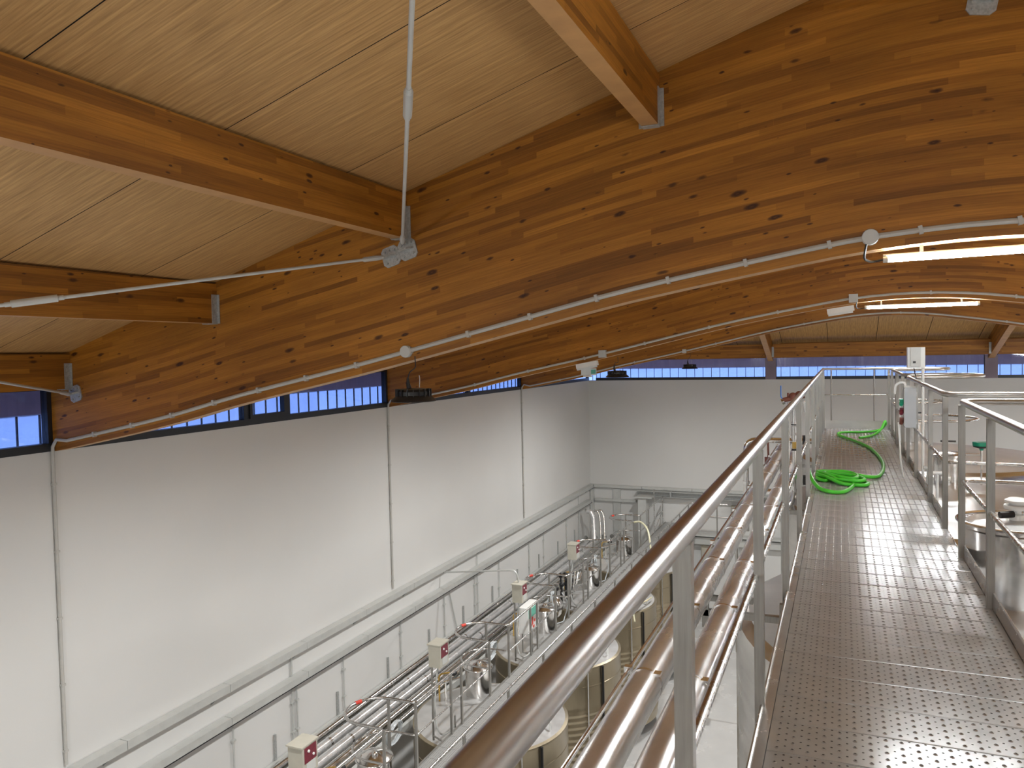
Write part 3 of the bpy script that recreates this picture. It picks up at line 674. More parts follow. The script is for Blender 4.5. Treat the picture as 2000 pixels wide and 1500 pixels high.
part('cable', MB().tube(fillet([(.58, 9.70, 9.64), (.585, 9.66, 9.5), (.60, 9.70, 9.2), (.63, 9.74, 9.02)], .08), .010, 8), M['white'], t)
part('clamp', MB().box((.75, 9.72, 9.62), (.768, 9.78, 9.67)).box((.75, 9.72, 9.93), (.768, 9.78, 9.98)), M['galv'], t, smooth=False)
t = thing('gauge_unit', (.98, 10.6, 8.7), 'white wall-box style unit on top of a thin white pole right of the catwalk', 'device')
part('pole', MB().tube([(.90, 10.6, 8.58), (.90, 10.6, 10.24)], .017, 10), M['white'], t)
part('unit_body', MB().box((.73, 10.54, 10.23), (.92, 10.70, 10.48)), M['white'], t, smooth=False)
part('unit_cover', MB().box((.76, 10.50, 10.25), (.87, 10.54, 10.475)), M['pvc'], t, smooth=False)
part('button', MB().cbox((.80, 10.495, 10.30), (.03, .01, .025)), M['black'], t, smooth=False)
part('cable', MB().tube(fillet([(.80, 10.56, 10.23), (.81, 10.55, 10.17), (.83, 10.56, 10.07), (.89, 10.58, 10.0)], .04), .006, 6), M['black'], t)

# green hose
def smooth(P, n=6):
    P = [Vector(p) for p in P]; out = []
    for i in range(len(P)-1):
        p0 = P[max(0, i-1)]; p1 = P[i]; p2 = P[i+1]; p3 = P[min(len(P)-1, i+2)]
        for k in range(n):
            t = k/n; out.append(.5*((2*p1)+(p2-p0)*t+(2*p0-5*p1+4*p2-p3)*t*t+(3*p1-p0-3*p2+p3)*t**3))
    out.append(P[-1]); return out
hz = DZ+.026
P = [(-.36, 9.35, DZ+.12), (-.30, 8.95, DZ+.06), (-.22, 8.66, hz), (-.10, 8.48, hz), (.02, 8.55, hz), (.10, 8.95, hz), (.08, 9.35, hz), (-.05, 9.45, hz)]
for k in range(4):
    zz = hz+.030*(k % 2)+.004*k; o = .06*k
    P += [(-.18, 9.20+o, zz), (-.27, 9.36+o, zz), (-.20, 9.50+o*.6, zz), (.06, 9.38+o, zz+.005), (.24-.03*k, 9.16+o, zz), (.20-.03*k, 8.98+o, zz), (.0, 9.04+o, zz)]
P += [(-.20, 9.50, hz+.04), (.0, 9.66, hz+.04), (.2, 9.50, hz+.02), (.35, 9.62, hz), (.42, 9.95, hz), (.46, 10.5, hz), (.46, 11.1, hz), (.42, 11.8, hz), (.34, 12.5, hz), (.18, 13.2, hz), (.02, 13.75, hz), (-.06, 14.1, hz), (-.06, 14.4, hz), (.06, 14.55, hz),
      (.30, 14.62, hz), (.50, 14.80, hz), (.62, 15.0, hz+.02), (.70, 15.1, hz+.10), (.68, 14.95, hz+.16), (.60, 14.6, hz+.05), (.48, 14.2, hz), (.36, 13.85, hz), (.25, 13.7, hz)]
solo('garden_hose', MB().tube(smooth(P, 5), .020, 10), M['green'], 'bright green hose coiled and trailing along the catwalk', 'hose')

# ------------------------------------------------------------------ foil-clad pipes left of the catwalk
for (x, z, r, lab) in ((-.80, 9.032, .0755, 'outer foil-clad insulated pipe left of the catwalk'), (-.60, 9.036, .0745, 'inner foil-clad insulated pipe next to the railing posts')):
    t = thing('insulated_pipe', (x, 6, z-r), lab, 'pipe', 'foil-clad pipes beside the catwalk')
    y = -.6; i = 0; o = .35 if x < -.7 else 0.
    while y < 12.3:
        y1 = y+.97; dz = random.uniform(-.004, .004); dx = random.uniform(-.003, .003)
        m = MB(); n = 28; P = [y+(y1-y)*k/8 for k in range(9)]
        m.tube([(x+dx+random.uniform(-.0012, .0012), q, z+dz+random.uniform(-.0012, .0012)) for q in P], r, n)
        part('foil_jacket', m, M['foil'], t)
        part('jacket_band', MB().tube([(x+dx, y1-.008, z+dz), (x+dx, y1+.008, z+dz)], r+.004, n).box((x+dx+r*.55, y1-.02, z+dz+r*.75), (x+dx+r*.55+.03, y1+.02, z+dz+r*.75+.012)), M['band'], t)
        y = y1+.004
    for yy in (1.6, 4.9, 8.2, 11.5):
        part('pipe_saddle', MB().box((x-.09, yy-.02, z-r-.03), (x+.09, yy+.02, z-r+.002)).box((x-.02, yy-.02, z-r-.2), (x+.02, yy+.02, z-r-.03)), M['post'], t, smooth=False)
t = thing('tracer_tube', (-.91, 6, 9.03), 'thin bright stainless tube clipped along the outer foil pipe', 'pipe')
part('tube', MB().tube([(-.905, -.6, 9.045), (-.905, 12.3, 9.045)], .0085, 8).tube([(-.915, -.6, 9.02), (-.915, 12.3, 9.02)], .006, 8), M['polish'], t)
for i in range(10): part('tube_clip', MB().cbox((-.905, .9+1.25*i, 9.05), (.035, .03, .03)), M['band'], t, smooth=False)
for yy in (1.6, 4.9, 8.2, 11.5):
    solo('pipe_bracket', MB().box((-.95, yy-.02, 8.83), (CX0-.03, yy+.02, 8.87)).box((CX0-.045, yy-.02, 8.83), (CX0-.022, yy+.02, 8.95)), M['post'], 'stainless bracket arm under the foil pipes, %s to the viewer' % {1.6: 'nearest', 4.9: 'second nearest', 8.2: 'third nearest', 11.5: 'farthest'}[yy], 'bracket', 'pipe bracket arms', smooth=False)

# stainless pipework and valves at the far left of the catwalk
t = thing('looped_pipe', (-1.25, 11.4, 8.3), 'stainless pipe bent over in an upside-down U left of the railing', 'pipe')
part('pipe', MB().tube(fillet([(-1.27, 11.4, 7.9), (-1.27, 11.4, 9.21), (-.35, 11.4, 9.21)], .16, 8), .038, 14), M['polish'], t)
part('pipe', MB().tube(fillet([(-1.17, 11.2, 7.9), (-1.17, 11.2, 8.52), (-.75, 11.2, 8.52)], .12, 8), .036, 14), M['polish'], t)
part('pipe', MB().tube(fillet([(-.75, 11.2, 8.52), (-.66, 10.4, 8.52), (-.50, 9.35, 8.86)], .12, 8), .036, 14), M['polish'], t)
for p in ((-1.27, 11.4, 8.6), (-.75, 11.4, 9.21), (-.45, 11.4, 9.21), (-1.17, 11.2, 8.2)):
    d = Vector((0, 0, .018)) if p[0] < -1 else Vector((.018, 0, 0)); part('clamp_ring', MB().tube([Vector(p)-d, Vector(p)+d], .05, 14), M['band'], t)
part('hanger_rod', MB().tube([(-.97, 11.4, 9.2), (-.96, 11.4, 8.75)], .014, 8).cbox((-.95, 11.4, 8.92), (.13, .05, .10)), M['rust'], t, 'brown clamp hanging from the bend')
t = thing('valve_manifold', (-.49, 9.0, 9.0), 'upright stainless valve stack with blue lever behind the railing', 'valve')
part('riser', MB().tube([(-.49, 9.0, 8.85), (-.49, 9.0, 9.92)], .020, 12), M['polish'], t)
part('riser', MB().tube([(-.555, 9.1, 9.2), (-.555, 9.1, 9.9)], .011, 10), M['polish'], t)
for u0, u1 in ((9.50, 9.64), (9.06, 9.12), (9.66, 9.69)): part('union', MB().tube([(-.49, 9.0, u0), (-.49, 9.0, u1)], .032, 10), M['polish'], t)
part('brass_fitting', MB().tube([(-.485, 8.99, 9.40), (-.485, 8.99, 9.47)], .026, 8), M['brass'], t)
part('seal_ring', MB().tube([(-.49, 9.0, 9.375), (-.49, 9.0, 9.395)], .030, 10).tube([(-.49, 9.0, 9.655), (-.49, 9.0, 9.668)], .033, 10), M['black'], t)
part('valve_body', MB().tube([(-.60, 9.0, 9.93), (-.38, 9.0, 9.98)], .028, 10).sphere((-.50, 9.0, 9.97), .045).sphere((-.44, 9.0, 9.99), .04).tube([(-.55, 9.0, 9.93), (-.55, 9.0, 10.01)], .012, 8), M['rust'], t, 'red-brown valve bodies')
part('valve_flange', MB().tube([(-.615, 9.0, 9.91), (-.59, 9.0, 9.92)], .035, 10).tube([(-.39, 9.0, 9.92), (-.37, 9.0, 9.88), (-.37, 9.0, 9.80)], .024, 10), M['polish'], t)
part('lever', MB().tube([(-.60, 9.0, 9.93), (-.625, 9.0, 9.97), (-.625, 9.0, 10.09)], .007, 6), M['blue'], t, 'blue lever grip')
part('outlet_elbow', MB().tube(fillet([(-.49, 9.0, 8.92), (-.52, 9.0, 8.78), (-.62, 9.0, 8.70)], .05), .026, 10), M['polish'], t)
for z in (9.47, 9.03):
    solo('solenoid', MB().box((-.405, 9.02, z-.035), (-.375, 9.09, z+.035)).tube([(-.39, 9.05, z+.035), (-.39, 9.05, z+.07)], .014, 8), M['black'], 'small black coil on the railing side of the valve stack, %s one' % ('upper' if z > 9.2 else 'lower'), 'valve', smooth=False)

# ------------------------------------------------------------------ big tanks under and right of the catwalk
def big_tank(x, y, lab, neck=True, r=2.2):
    t = thing('storage_tank', (x, y, 0), lab, 'tank', 'large stainless tanks beside the catwalk')
    m = MB().lathe([(r, .35), (r, 2.9), (r+.012, 2.92), (r+.012, 2.96), (r, 2.98), (r, 5.6), (r+.012, 5.62), (r+.012, 5.66), (r, 5.68), (r, 8.32), (r-.02, 8.40), (r-.10, 8.45)], (x, y, 0), 72)
    part('shell', m, M['tank'], t)
    part('cone_top', MB().lathe([(r-.10, 8.45), (r-.5, 8.50), (.34, 8.665), (.30, 8.67), (.0005, 8.67)], (x, y, 0), 72), M['tanktop'], t)
    m = MB()
    for k in range(4):
        a = PI/4+PI/2*k; m.tube([(x+(r-.25)*math.cos(a), y+(r-.25)*math.sin(a), 0), (x+(r-.25)*math.cos(a), y+(r-.25)*math.sin(a), .5)], .06, 8)
    part('leg', m, M['post'], t, kind='stuff')
    if neck == 2:
        c = (x-.12, y+.25, 0)
        part('neck', MB().lathe([(.17, 8.60), (.17, 9.02), (.20, 9.03), (.20, 9.06), (.12, 9.09), (.0005, 9.10)], c, 28), M['polish'], t, 'low manway stub with lid')
        part('lid_valve', MB().tube([(c[0]-.05, c[1], 9.08), (c[0]-.05, c[1], 9.19)], .022, 8).tube([(c[0]-.09, c[1], 9.23), (c[0]+.09, c[1], 9.23)], .012, 8), M['black'], t)
    elif neck:
        c = (x-.24, y+.05, 0)
        n = part('neck', MB().lathe([(.35, 8.63), (.35, 9.155), (.365, 9.17), (.365, 9.19), (.35, 9.20), (.33, 9.20), (.33, 9.14)], c, 40), M['polish'], t, 'cylindrical manway neck')
        part('rim_ring', MB().tube([(c[0]+.38*math.cos(2*PI*i/36), c[1]+.38*math.sin(2*PI*i/36), 9.205) for i in range(36)], .012, 8, closed=True), M['polish'], n)
        part('lid', MB().lathe([(.33, 9.16), (.29, 9.17), (.12, 9.205), (.05, 9.22), (.0005, 9.22)], c, 32), M['tanktop'], t)
        part('vent_valve', MB().lathe([(.045, 9.21), (.045, 9.26), (.03, 9.265), (.03, 9.29), (.08, 9.30), (.085, 9.315), (.08, 9.33), (.05, 9.335), (.05, 9.345), (.077, 9.35), (.077, 9.365), (.05, 9.38), (.0005, 9.385)], c, 24), M['white'], t, 'stacked white vent cap')
        part('lid_clamp', MB().tube([(c[0]-.03, c[1]-.05, 9.27), (c[0]-.12, c[1]-.08, 9.265)], .025, 8), M['black'], t, 'black clamp knob')
        part('lid_arm', MB().tube([(c[0]+.04, c[1], 9.28), (c[0]+.42, c[1]+.15, 9.33)], .008, 6), M['polish'], t)
    return t
T1 = big_tank(1.4, 6.5, 'large stainless tank right of the catwalk whose neck with white vent is nearest')
T3 = big_tank(1.4, 11.35, 'second large stainless tank along the catwalk, low lid inside the second rail loop', 2)
clone(T3, (1.4, 16.2, 0), 'third large stainless tank, past the far end of the catwalk')
clone(T1, (1.4, 1.65, 0), 'large stainless tank directly beneath the viewer')
T2 = big_tank(6.2, 6.5, 'stainless tank of the outer right row, level with the nearest neck', 2)
clone(T2, (6.2, 11.35, 0), 'stainless tank of the outer right row, second from the viewer')
clone(T2, (6.2, 16.2, 0), 'stainless tank of the outer right row, third from the viewer')
t = thing('pressure_valve', (1.66, 11.6, 8.8), 'small vent stand with a bright green cap on the second tank top', 'valve')
part('stem', MB().tube([(1.66, 11.6, 8.60), (1.66, 11.6, 9.13)], .012, 10).cbox((1.56, 11.6, 9.06), (.16, .05, .03)), M['polish'], t)
part('cap', MB().lathe([(.02, 9.12), (.03, 9.15), (.10, 9.18), (.105, 9.22), (.10, 9.23), (.0005, 9.235)], (1.66, 11.6, 0), 20), M['teal'], t, 'green cap')
part('gasket', MB().lathe([(.02, 9.14), (.095, 9.165), (.1, 9.18), (.02, 9.18)], (1.66, 11.6, 0), 20), M['black'], t)
for i, (x, y) in enumerate(((1.02, 9.45), (.98, 9.85), (.92, 10.25))):
    solo('sample_tap', MB().tube([(x, y, 8.45), (x, y, 9.06)], .014, 8).tube([(x-.045, y, 9.06), (x+.045, y, 9.06)], .022, 10), M['white' if i < 2 else 'pvc'], 'small upright tap with white cross handle below the grey box, %s' % ('nearest', 'middle', 'farthest')[i], 'valve', 'white-topped taps')

# ================================================================== LOWER TANK ROW AND WALKWAY (metres)
LZ = 3.70; LXL, LXR = -6.48, -5.26
lw = thing('lower_walkway', (-5.87, 18, LZ-.1), 'perforated grey walkway over the lower row of tanks', 'walkway')
y = 4.0; lm = mesh('walkway_plate', MB().box((LXL, 0, -.04), (LXR, .395, 0)), M['ldeck'], Vector(), False)
while y < 30.1:
    o = bpy.data.objects.new('walkway_plate', lm); COL.objects.link(o); o.parent = lw; o.location = (5.87, y-18, .1+random.uniform(-.001, .001)); y += .4
part('edge_beam', MB().box((LXL-.03, 4.0, LZ-.12), (LXL-.003, 30.4, LZ+.02)).box((LXR+.003, 4.0, LZ-.12), (LXR+.03, 30.4, LZ+.02)), M['post'], lw, smooth=False)
LR, LM = LZ+1.1, LZ+.55
t = thing('railing', (LXR, 17, LZ), 'thin stainless rail on the near side of the lower walkway', 'railing')
part('handrail', MB().tube(fillet([(LXR, 4.0, LR), (LXR, 29.0, LR), (-3.9, 29.0, LR)], .12), .025, 12), M['rail2'], t)
for i in range(16): part('post', MB().box((LXR-.02, 5.14+1.68*i-.02, LZ-.05), (LXR+.02, 5.14+1.68*i+.02, LR)) if 5.14+1.68*i < 29 else MB().box((-4.3, 28.98, LZ-.05), (-4.26, 29.02, LR)), M['post'], t, smooth=False)
NL = 5; YL = [10.35+3.85*i for i in range(-1, NL)]
rt = thing('railing', (LXL, YL[0], LZ), 'looped guard rail left of the lower walkway, round the first chimney', 'railing', 'looped guard rails of the lower walkway')
yc = YL[0]
loop(rt, LXL, -7.42, yc-.48, yc+.48, LR, .025, M['rail2'], 'handrail', 12, yc-1.9, yc+1.95)
loop(rt, LXL, -7.30, yc-.48, yc+.48, LM, .018, M['rail2'], 'midrail', 10, yc-1.9, yc+1.95)
part('red_tape', MB().tube([(-7.405, yc+.12, LR), (-7.36, yc+.22, LR)], .031, 12), M['red'], rt, 'red tape on the loop')
for p in (yc-.48, yc+.48, yc+1.72, yc-1.72): part('post', MB().box((LXL-.02, p-.02, LZ-.06), (LXL+.02, p+.02, LR-.01)), M['post'], rt, smooth=False)
part('post', MB().box((-7.02, yc+.46, 3.6), (-6.98, yc+.50, LR-.01)), M['post'], rt, smooth=False)
lb = ['second', 'third', 'fourth', 'fifth', 'farthest']
for i in range(1, len(YL)): clone(rt, (LXL, YL[i], LZ), 'looped guard rail left of the lower walkway, round the %s chimney' % lb[i-1])
t = thing('railing', (LXL, 29, LZ), 'short barred gate rail at the far end of the lower walkway', 'railing')
part('gate_frame', MB().tube([(LXL, 27.6, LR), (LXL, 29.9, LR)], .022, 10).tube([(LXL, 29.85, LR), (LXL, 29.85, LZ)], .022, 10).tube([(LXL, 28.4, LR+.55), (LXL, 28.4, LZ)], .022, 10), M['rail2'], t)
part('gate_bar', MB().tube([(LXL, 28.4, LM), (LXL, 29.85, LM)], .014, 8).tube([(LXL, 28.4, LZ+.1), (LXL, 29.85, LM)], .012, 8), M['rail2'], t)

TX, TR = -6.33, 1.5
def small_tank(y, lab):
    t = thing('fermenting_tank', (TX, y, 0), lab, 'tank', 'row of tanks under the lower walkway')
    pr = [(TR, .3)]
    z = .5
    while z < 2.45: pr += [(TR, z), (TR+.022, z+.03), (TR+.022, z+.075), (TR, z+.105)]; z += .135
    pr += [(TR, 2.6), (TR, 3.02), (TR+.008, 3.03), (TR+.008, 3.05), (TR, 3.06), (TR, 3.40), (TR+.012, 3.43), (TR+.01, 3.46), (TR-.05, 3.475)]
    part('shell', MB().lathe(pr, (TX, y, 0), 64), M['tank2'], t)
    part('cone_top', MB().lathe([(TR-.05, 3.475), (.4, 3.56), (.0005, 3.57)], (TX, y, 0), 64), M['tanktop'], t)
    m = MB()
    for k in range(4):
        a = PI/4+PI/2*k; m.tube([(TX+1.3*math.cos(a), y+1.3*math.sin(a), 0), (TX+1.3*math.cos(a), y+1.3*math.sin(a), .4)], .05, 8)
    part('leg', m, M['post'], t, kind='stuff')
    a = -.78; gx, gy = TX+(TR+.05)*math.cos(a), y+(TR+.05)*math.sin(a)
    part('level_tube', MB().tube([(gx, gy, .6), (gx, gy, 3.42)], .016, 8), M['polish'], t, 'thin bright level tube')
    a = -.50; gx, gy = TX+(TR+.035)*math.cos(a), y+(TR+.035)*math.sin(a)
    part('cable_strip', MB().box((gx-.02, gy-.02, .6), (gx+.02, gy+.02, 3.44)), M['black'], t, 'dark cable strip', smooth=False)
    # side handle and black hose on the visible sliver of the top
    part('lifting_lug', MB().tube(fillet([(TX+1.30, y-.18, 3.48), (TX+1.30, y-.18, 3.66), (TX+1.12, y-.05, 3.66), (TX+1.12, y-.05, 3.50)], .04), .022, 8), M['white'], t, 'white lug on the rim')
    part('rubber_strip', MB().tube([(TX+.97+.12*math.cos(q*.3), y-.75+.2*q, 3.56) for q in range(6)], .05, 8), M['black'], t, 'black rubber strip beside the walkway')
    # chimney
    c = (-6.92, y+.70, 0)
    n = part('chimney', MB().lathe([(.27, 3.50), (.27, 4.06), (.285, 4.08), (.285, 4.11), (.25, 4.13), (.22, 4.15), (.10, 4.20), (.0005, 4.21)], c, 28), M['polish'], t, 'small cylindrical chimney with lid')
    part('clamp_ring', MB().tube([(c[0]+.295*math.cos(2*PI*i/24), c[1]+.295*math.sin(2*PI*i/24), 4.09) for i in range(24)], .013, 8, closed=True), M['polish'], n)
    part('lid_knob', MB().sphere((c[0]+.08, c[1]-.1, 4.2), .05).tube([(c[0]-.18, c[1]-.05, 4.16), (c[0]+.2, c[1]+.05, 4.26)], .012, 8), M['polish'], n)
    part('spray_pipe', MB().tube(fillet([(c[0]-.62, c[1]-.55, 3.5), (c[0]-.62, c[1]-.55, 4.05), (c[0]-.45, c[1]-.4, 4.05)], .08), .018, 8), M['brass'], t, 'yellowish drain elbow')
    part('actuator', MB().sphere((c[0]-.40, c[1]-.35, 4.03), .085, sz=.6), M['black'], t, 'black round actuator')
    part('valve_body', MB().tube([(c[0]-.62, c[1]-.62, 3.88), (c[0]-.25, c[1]-.25, 3.93)], .030, 10).tube([(c[0]-.5, c[1]-.5, 3.5), (c[0]-.5, c[1]-.5, 3.9)], .022, 8), M['polish'], t)
    return t
YT = [13.4+3.85*i for i in range(-2, 4)]
order = ['nearest', 'second', 'third', 'fourth', 'fifth', 'farthest']
st = small_tank(YT[0], 'nearest tank under the lower walkway, mostly outside the picture')
for i in range(1, 6): clone(st, (TX, YT[i], 0), '%s stainless tank of the row under the lower walkway' % order[i])
# control boxes on posts
cb = thing('control_box', (-6.8, 8.36, 3.5), 'beige control box with maroon label on a post, nearest the lower left corner', 'box', 'beige boxes on posts along the lower walkway')
part('box_body', MB().box((-6.90, 8.18, 4.88), (-6.66, 8.50, 5.28)), M['beige'], cb, smooth=False)
part('box_top', MB().box((-6.92, 8.16, 5.28), (-6.65, 8.52, 5.30)), M['beige'], cb, smooth=False)
part('label', MB().box((-6.66, 8.22, 5.05), (-6.654, 8.47, 5.26)), M['maroon'], cb, 'maroon label', smooth=False)
part('lower_label', MB().box((-6.66, 8.26, 4.91), (-6.655, 8.45, 5.04)), M['pvc'], cb, smooth=False)
part('switch', MB().tube([(-6.66, 8.30, 5.20), (-6.64, 8.30, 5.20)], .02, 8).tube([(-6.66, 8.40, 5.12), (-6.64, 8.40, 5.12)], .018, 8), M['white'], cb)
part('post', MB().tube([(-6.86, 8.22, 3.52), (-6.86, 8.22, 4.88)], .020, 10), M['post'], cb)
part('cable', MB().tube(smooth([(-6.80, 8.35, 4.88), (-6.84, 8.3, 4.4), (-6.86, 8.3, 3.9), (-6.76, 8.3, 3.62), (-6.66, 8.45, 3.60), (-6.62, 8.6, 3.68)], 4), .016, 8), M['pvc'], cb)
part('guard_hoop', MB().tube(fillet([(-6.86, 8.22, 3.60), (-6.62, 8.10, 3.60), (-6.56, 8.5, 3.60), (-6.56, 8.5, 3.9)], .06), .016, 8), M['post'], cb)
for i, w in enumerate(('second from the left edge, above the milk-can chimney', 'third, where the thin branch conduit comes down', 'fourth, by the dark valve cluster near the corner')): clone(cb, (-6.8, 8.36+3.85*(i+1), 3.5), 'beige box with maroon label, '+w)
t = thing('controller', (-6.78, 16.75, 3.5), 'white controller with green display and red marks on a two-legged stand', 'device')
part('controller_body', MB().box((-6.92, 16.30, 4.02), (-6.70, 16.98, 4.62)), M['white'], t, smooth=False)
part('display', MB().box((-6.70, 16.36, 4.36), (-6.692, 16.92, 4.56)), M['greenpanel'], t, 'green display', smooth=False)
part('red_mark', MB().box((-6.70, 16.55, 4.16), (-6.692, 16.62, 4.34)).box((-6.70, 16.45, 4.14), (-6.692, 16.55, 4.20)).box((-6.70, 16.68, 4.20), (-6.692, 16.76, 4.26)).box((-6.70, 16.60, 4.08), (-6.692, 16.70, 4.13)), M['red'], t, 'red marks', smooth=False)
part('selector_knob', MB().tube([(-6.70, 16.85, 4.22), (-6.66, 16.85, 4.22)], .03, 8), M['black'], t)
part('stand', MB().tube(fillet([(-6.86, 16.34, 4.02), (-6.86, 16.34, 3.56), (-6.60, 16.34, 3.56), (-6.60, 16.9, 3.56), (-6.86, 16.92, 3.56), (-6.86, 16.92, 4.02)], .03), .018, 8), M['post'], t)
# coiled white hoses by each loop
def coil(y, lab, src=None):
    P = []
    for i in range(60):
        a = 2*PI*i/12; r = .21+.012*math.sin(i*1.3); P.append((-7.25+.018*(i/12)+.05*math.sin(a), y+r*math.cos(a), 3.95+r*math.sin(a)))
    return solo('coiled_hose', MB().tube(P, .012, 6), M['whitehose'], lab, 'hose', 'clear white hose coils')
ch = coil(11.3, 'clear white hose coil hanging at the lower left picture edge')
for i, w in enumerate(('by the milk-can chimney', 'behind the white and green controller', 'near the fourth beige box')):
    c = ch.copy(); COL.objects.link(c); c.location = ch.location+Vector((0.05, 3.95+3.85*i, .0)); c['label'] = 'clear white hose coil '+w
# stray hoses on the tank tops
for i, y in enumerate((18.6, 22.4)):
    P = [(-6.75, y-.6, 4.5), (-6.72, y-.5, 4.0), (-6.75, y-.4, 3.66), (-6.62, y-.15, 3.62), (-6.66, y+.1, 3.62), (-6.58, y+.15, 4.0), (-6.64, y-.1, 4.35)]
    solo('looped_hose', MB().tube(smooth(P), .015, 6), M['whitehose'], 'white hose looping down to the tank top, %s' % ('nearer one' if i == 0 else 'farther one'), 'hose')
P = [(-6.5, 25.3, 4.75), (-6.2, 25.2, 4.8), (-5.9, 24.9, 4.6), (-5.75, 24.6, 4.1), (-5.7, 24.5, 3.73)]
solo('cream_hose', MB().tube(smooth(P), .032, 8), M['cream'], 'cream hose arching over the far part of the lower walkway', 'hose')
P = [(-4.95, 19.3, 3.53), (-5.05, 19.6, 3.66), (-5.1, 20.2, 3.66), (-5.0, 20.8, 3.62), (-4.95, 21.2, 3.6)]
solo('yellow_hose', MB().tube(smooth(P), .022, 8), M['cream'], 'yellowish hose on the tank rim beside the lower walkway', 'hose')
# dark valve cluster near the corner
t = thing('valve_cluster', (-7.2, 20.3, 3.5), 'dark cluster of valves and pipes near the corner beyond the fourth box', 'valve')
for i in range(7):
    x, y, z = -7.35+.12*(i % 3), 20.0+.13*i, 3.85+.09*(i % 4)
    part('actuator', MB().sphere((x, y, z+.1), .075).tube([(x, y, 3.5), (x, y, z+.1)], .025, 8), M['black'], t)
for i in range(4):
    y = 20.0+.28*i; part('pipe', MB().tube(fillet([(-7.6, y, 3.75+.08*i), (-6.95, y, 3.75+.08*i), (-6.95, y+.2, 4.45-.1*i)], .08), .028, 10), M['polish'], t)
part('pump_bell', MB().lathe([(.14, 3.5), (.22, 3.62), (.22, 3.85), (.12, 4.0), (.04, 4.05), (.0005, 4.06)], (-7.05, 19.1, 0), 20), M['polish'], t)
t = thing('corner_riser', (-8.9, 28.5, 3.2), 'bundle of bright risers bending down in the far left corner', 'pipe')
for i, (x, y, r) in enumerate(((-9.1, 28.9, .05), (-8.95, 28.7, .09), (-8.75, 28.9, .04), (-8.62, 29.0, .05))):
    part('riser', MB().tube(fillet([(x-.25, y, 4.3), (x-.1, y, 4.3), (x, y, 4.1), (x+.12, y-.3, 3.2), (x-.1, y-1.2, 3.05)], .12), r, 12), M['foil' if i == 1 else 'polish'], t)
part('seal_ring', MB().tube([(-8.86, 28.35, 3.12), (-8.95, 28.1, 3.1)], .13, 14), M['black'], t)

# pipe bundle along the left wall
specs = [(-9.38, 3.15, .085, 'pipe nearest the wall'), (-9.10, 3.13, .10, 'second pipe from the wall'), (-8.80, 3.12, .10, 'third pipe from the wall'), (-8.53, 3.10, .085, 'fourth pipe from the wall'), (-8.30, 3.09, .055, 'thin fifth pipe from the wall')]
for x, z, r, lab in specs:
    t = thing('wall_pipe', (x, 17, z-r), 'bright metal %s in the bundle left of the tanks' % lab, 'pipe', 'pipes running along the left wall')
    part('pipe', MB().tube([(x, 3.0, z), (x, 28.6, z)], r, 16), M['foil'] if r > .09 else M['polish'], t)
    for i in range(9): part('coupling', MB().tube([(x, 6.3+2.9*i+x*.9+8, z), (x, 6.36+2.9*i+x*.9+8, z)], r+.008, 16), M['band'], t)
t = thing('pipe_rack', (-8.8, 16, 2.8), 'galvanised rack carrying the wall pipes, with edge rails', 'rack')
part('edge_rail', MB().box((-8.18, 3, 2.96), (-8.10, 29, 3.10)), M['galvtray'], t, smooth=False)
part('edge_rail', MB().box((-9.60, 3, 3.02), (-9.52, 29, 3.14)), M['galvtray'], t, smooth=False)
for i in range(13): part('cross_bar', MB().box((-9.62, 5.1+1.9*i, 2.90), (-8.1, 5.15+1.9*i, 2.96)), M['galvtray'], t, smooth=False)
for i in range(13):
    y = 5.28+1.92*i; part('wall_stub', MB().box((-9.62, y-.02, 2.9), (-9.58, y+.02, 3.62)), M['galv'], t, smooth=False)

# cable trays on the wall (survey units)
def tray(z0, z1, p, y1, lab, step, dark):
    t = thing('cable_tray', (XL, 14, z0), lab, 'tray', 'cable trays on the left wall', k=True)
    y = 3.0; i = 0
    while y < y1-.1:
        ye_ = min(y+step, y1); m = MB(True).box((XL+.012, y+.004, z0), (XL+p, ye_-.004, z1))
        part('tray_length', m, M['galvtray'], t, smooth=False)
        part('wall_bracket', MB(True).add([(XL, ye_-.22, z0-.002), (XL+p*.9, ye_-.22, z0-.002), (XL, ye_-.22, z0-.11), (XL, ye_-.19, z0-.002), (XL+p*.9, ye_-.19, z0-.002), (XL, ye_-.19, z0-.11)], [(0, 1, 2), (5, 4, 3), (0, 3, 4, 1), (1, 4, 5, 2), (2, 5, 3, 0)]), M['galv'], t, smooth=False)
        y = ye_; i += 1
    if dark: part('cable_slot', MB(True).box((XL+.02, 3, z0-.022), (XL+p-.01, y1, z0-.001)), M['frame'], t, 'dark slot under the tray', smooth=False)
    return t
ta = tray(6.05, 6.155, .14, YB-.01, 'upper grey cable tray running the length of the left wall', 1.62, False)
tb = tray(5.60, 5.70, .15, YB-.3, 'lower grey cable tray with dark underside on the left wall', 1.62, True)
t = thing('cable_tray', (-3, YB, 6.05), 'thin cable tray continuing along the far wall', 'tray', k=True)
m = MB(True); x = XL+.16
while x < 2: part('tray_length', MB(True).box((x, YB-.13, 6.07), (x+1.59, YB-.01, 6.15)), M['galvtray'], t, smooth=False); x += 1.6
solo('cable_tray', MB(True).box((XL+.17, YB-.12, 5.62), (-6.15, YB-.01, 5.70)), M['galvtray'], 'short lower tray piece on the far wall corner', 'tray', smooth=False)
t = thing('trunking_beam', (-4, YB-.3, 5.9), 'dark-edged steel channel in front of the far wall tray', 'beam', k=True)
part('channel', MB(True).box((-6.08, YB-.34, 6.04), (1.5, YB-.16, 6.06)).box((-6.08, YB-.18, 5.91), (1.5, YB-.16, 6.04)).box((-6.08, YB-.34, 5.89), (1.5, YB-.16, 5.91)), M['galv'], t, smooth=False)
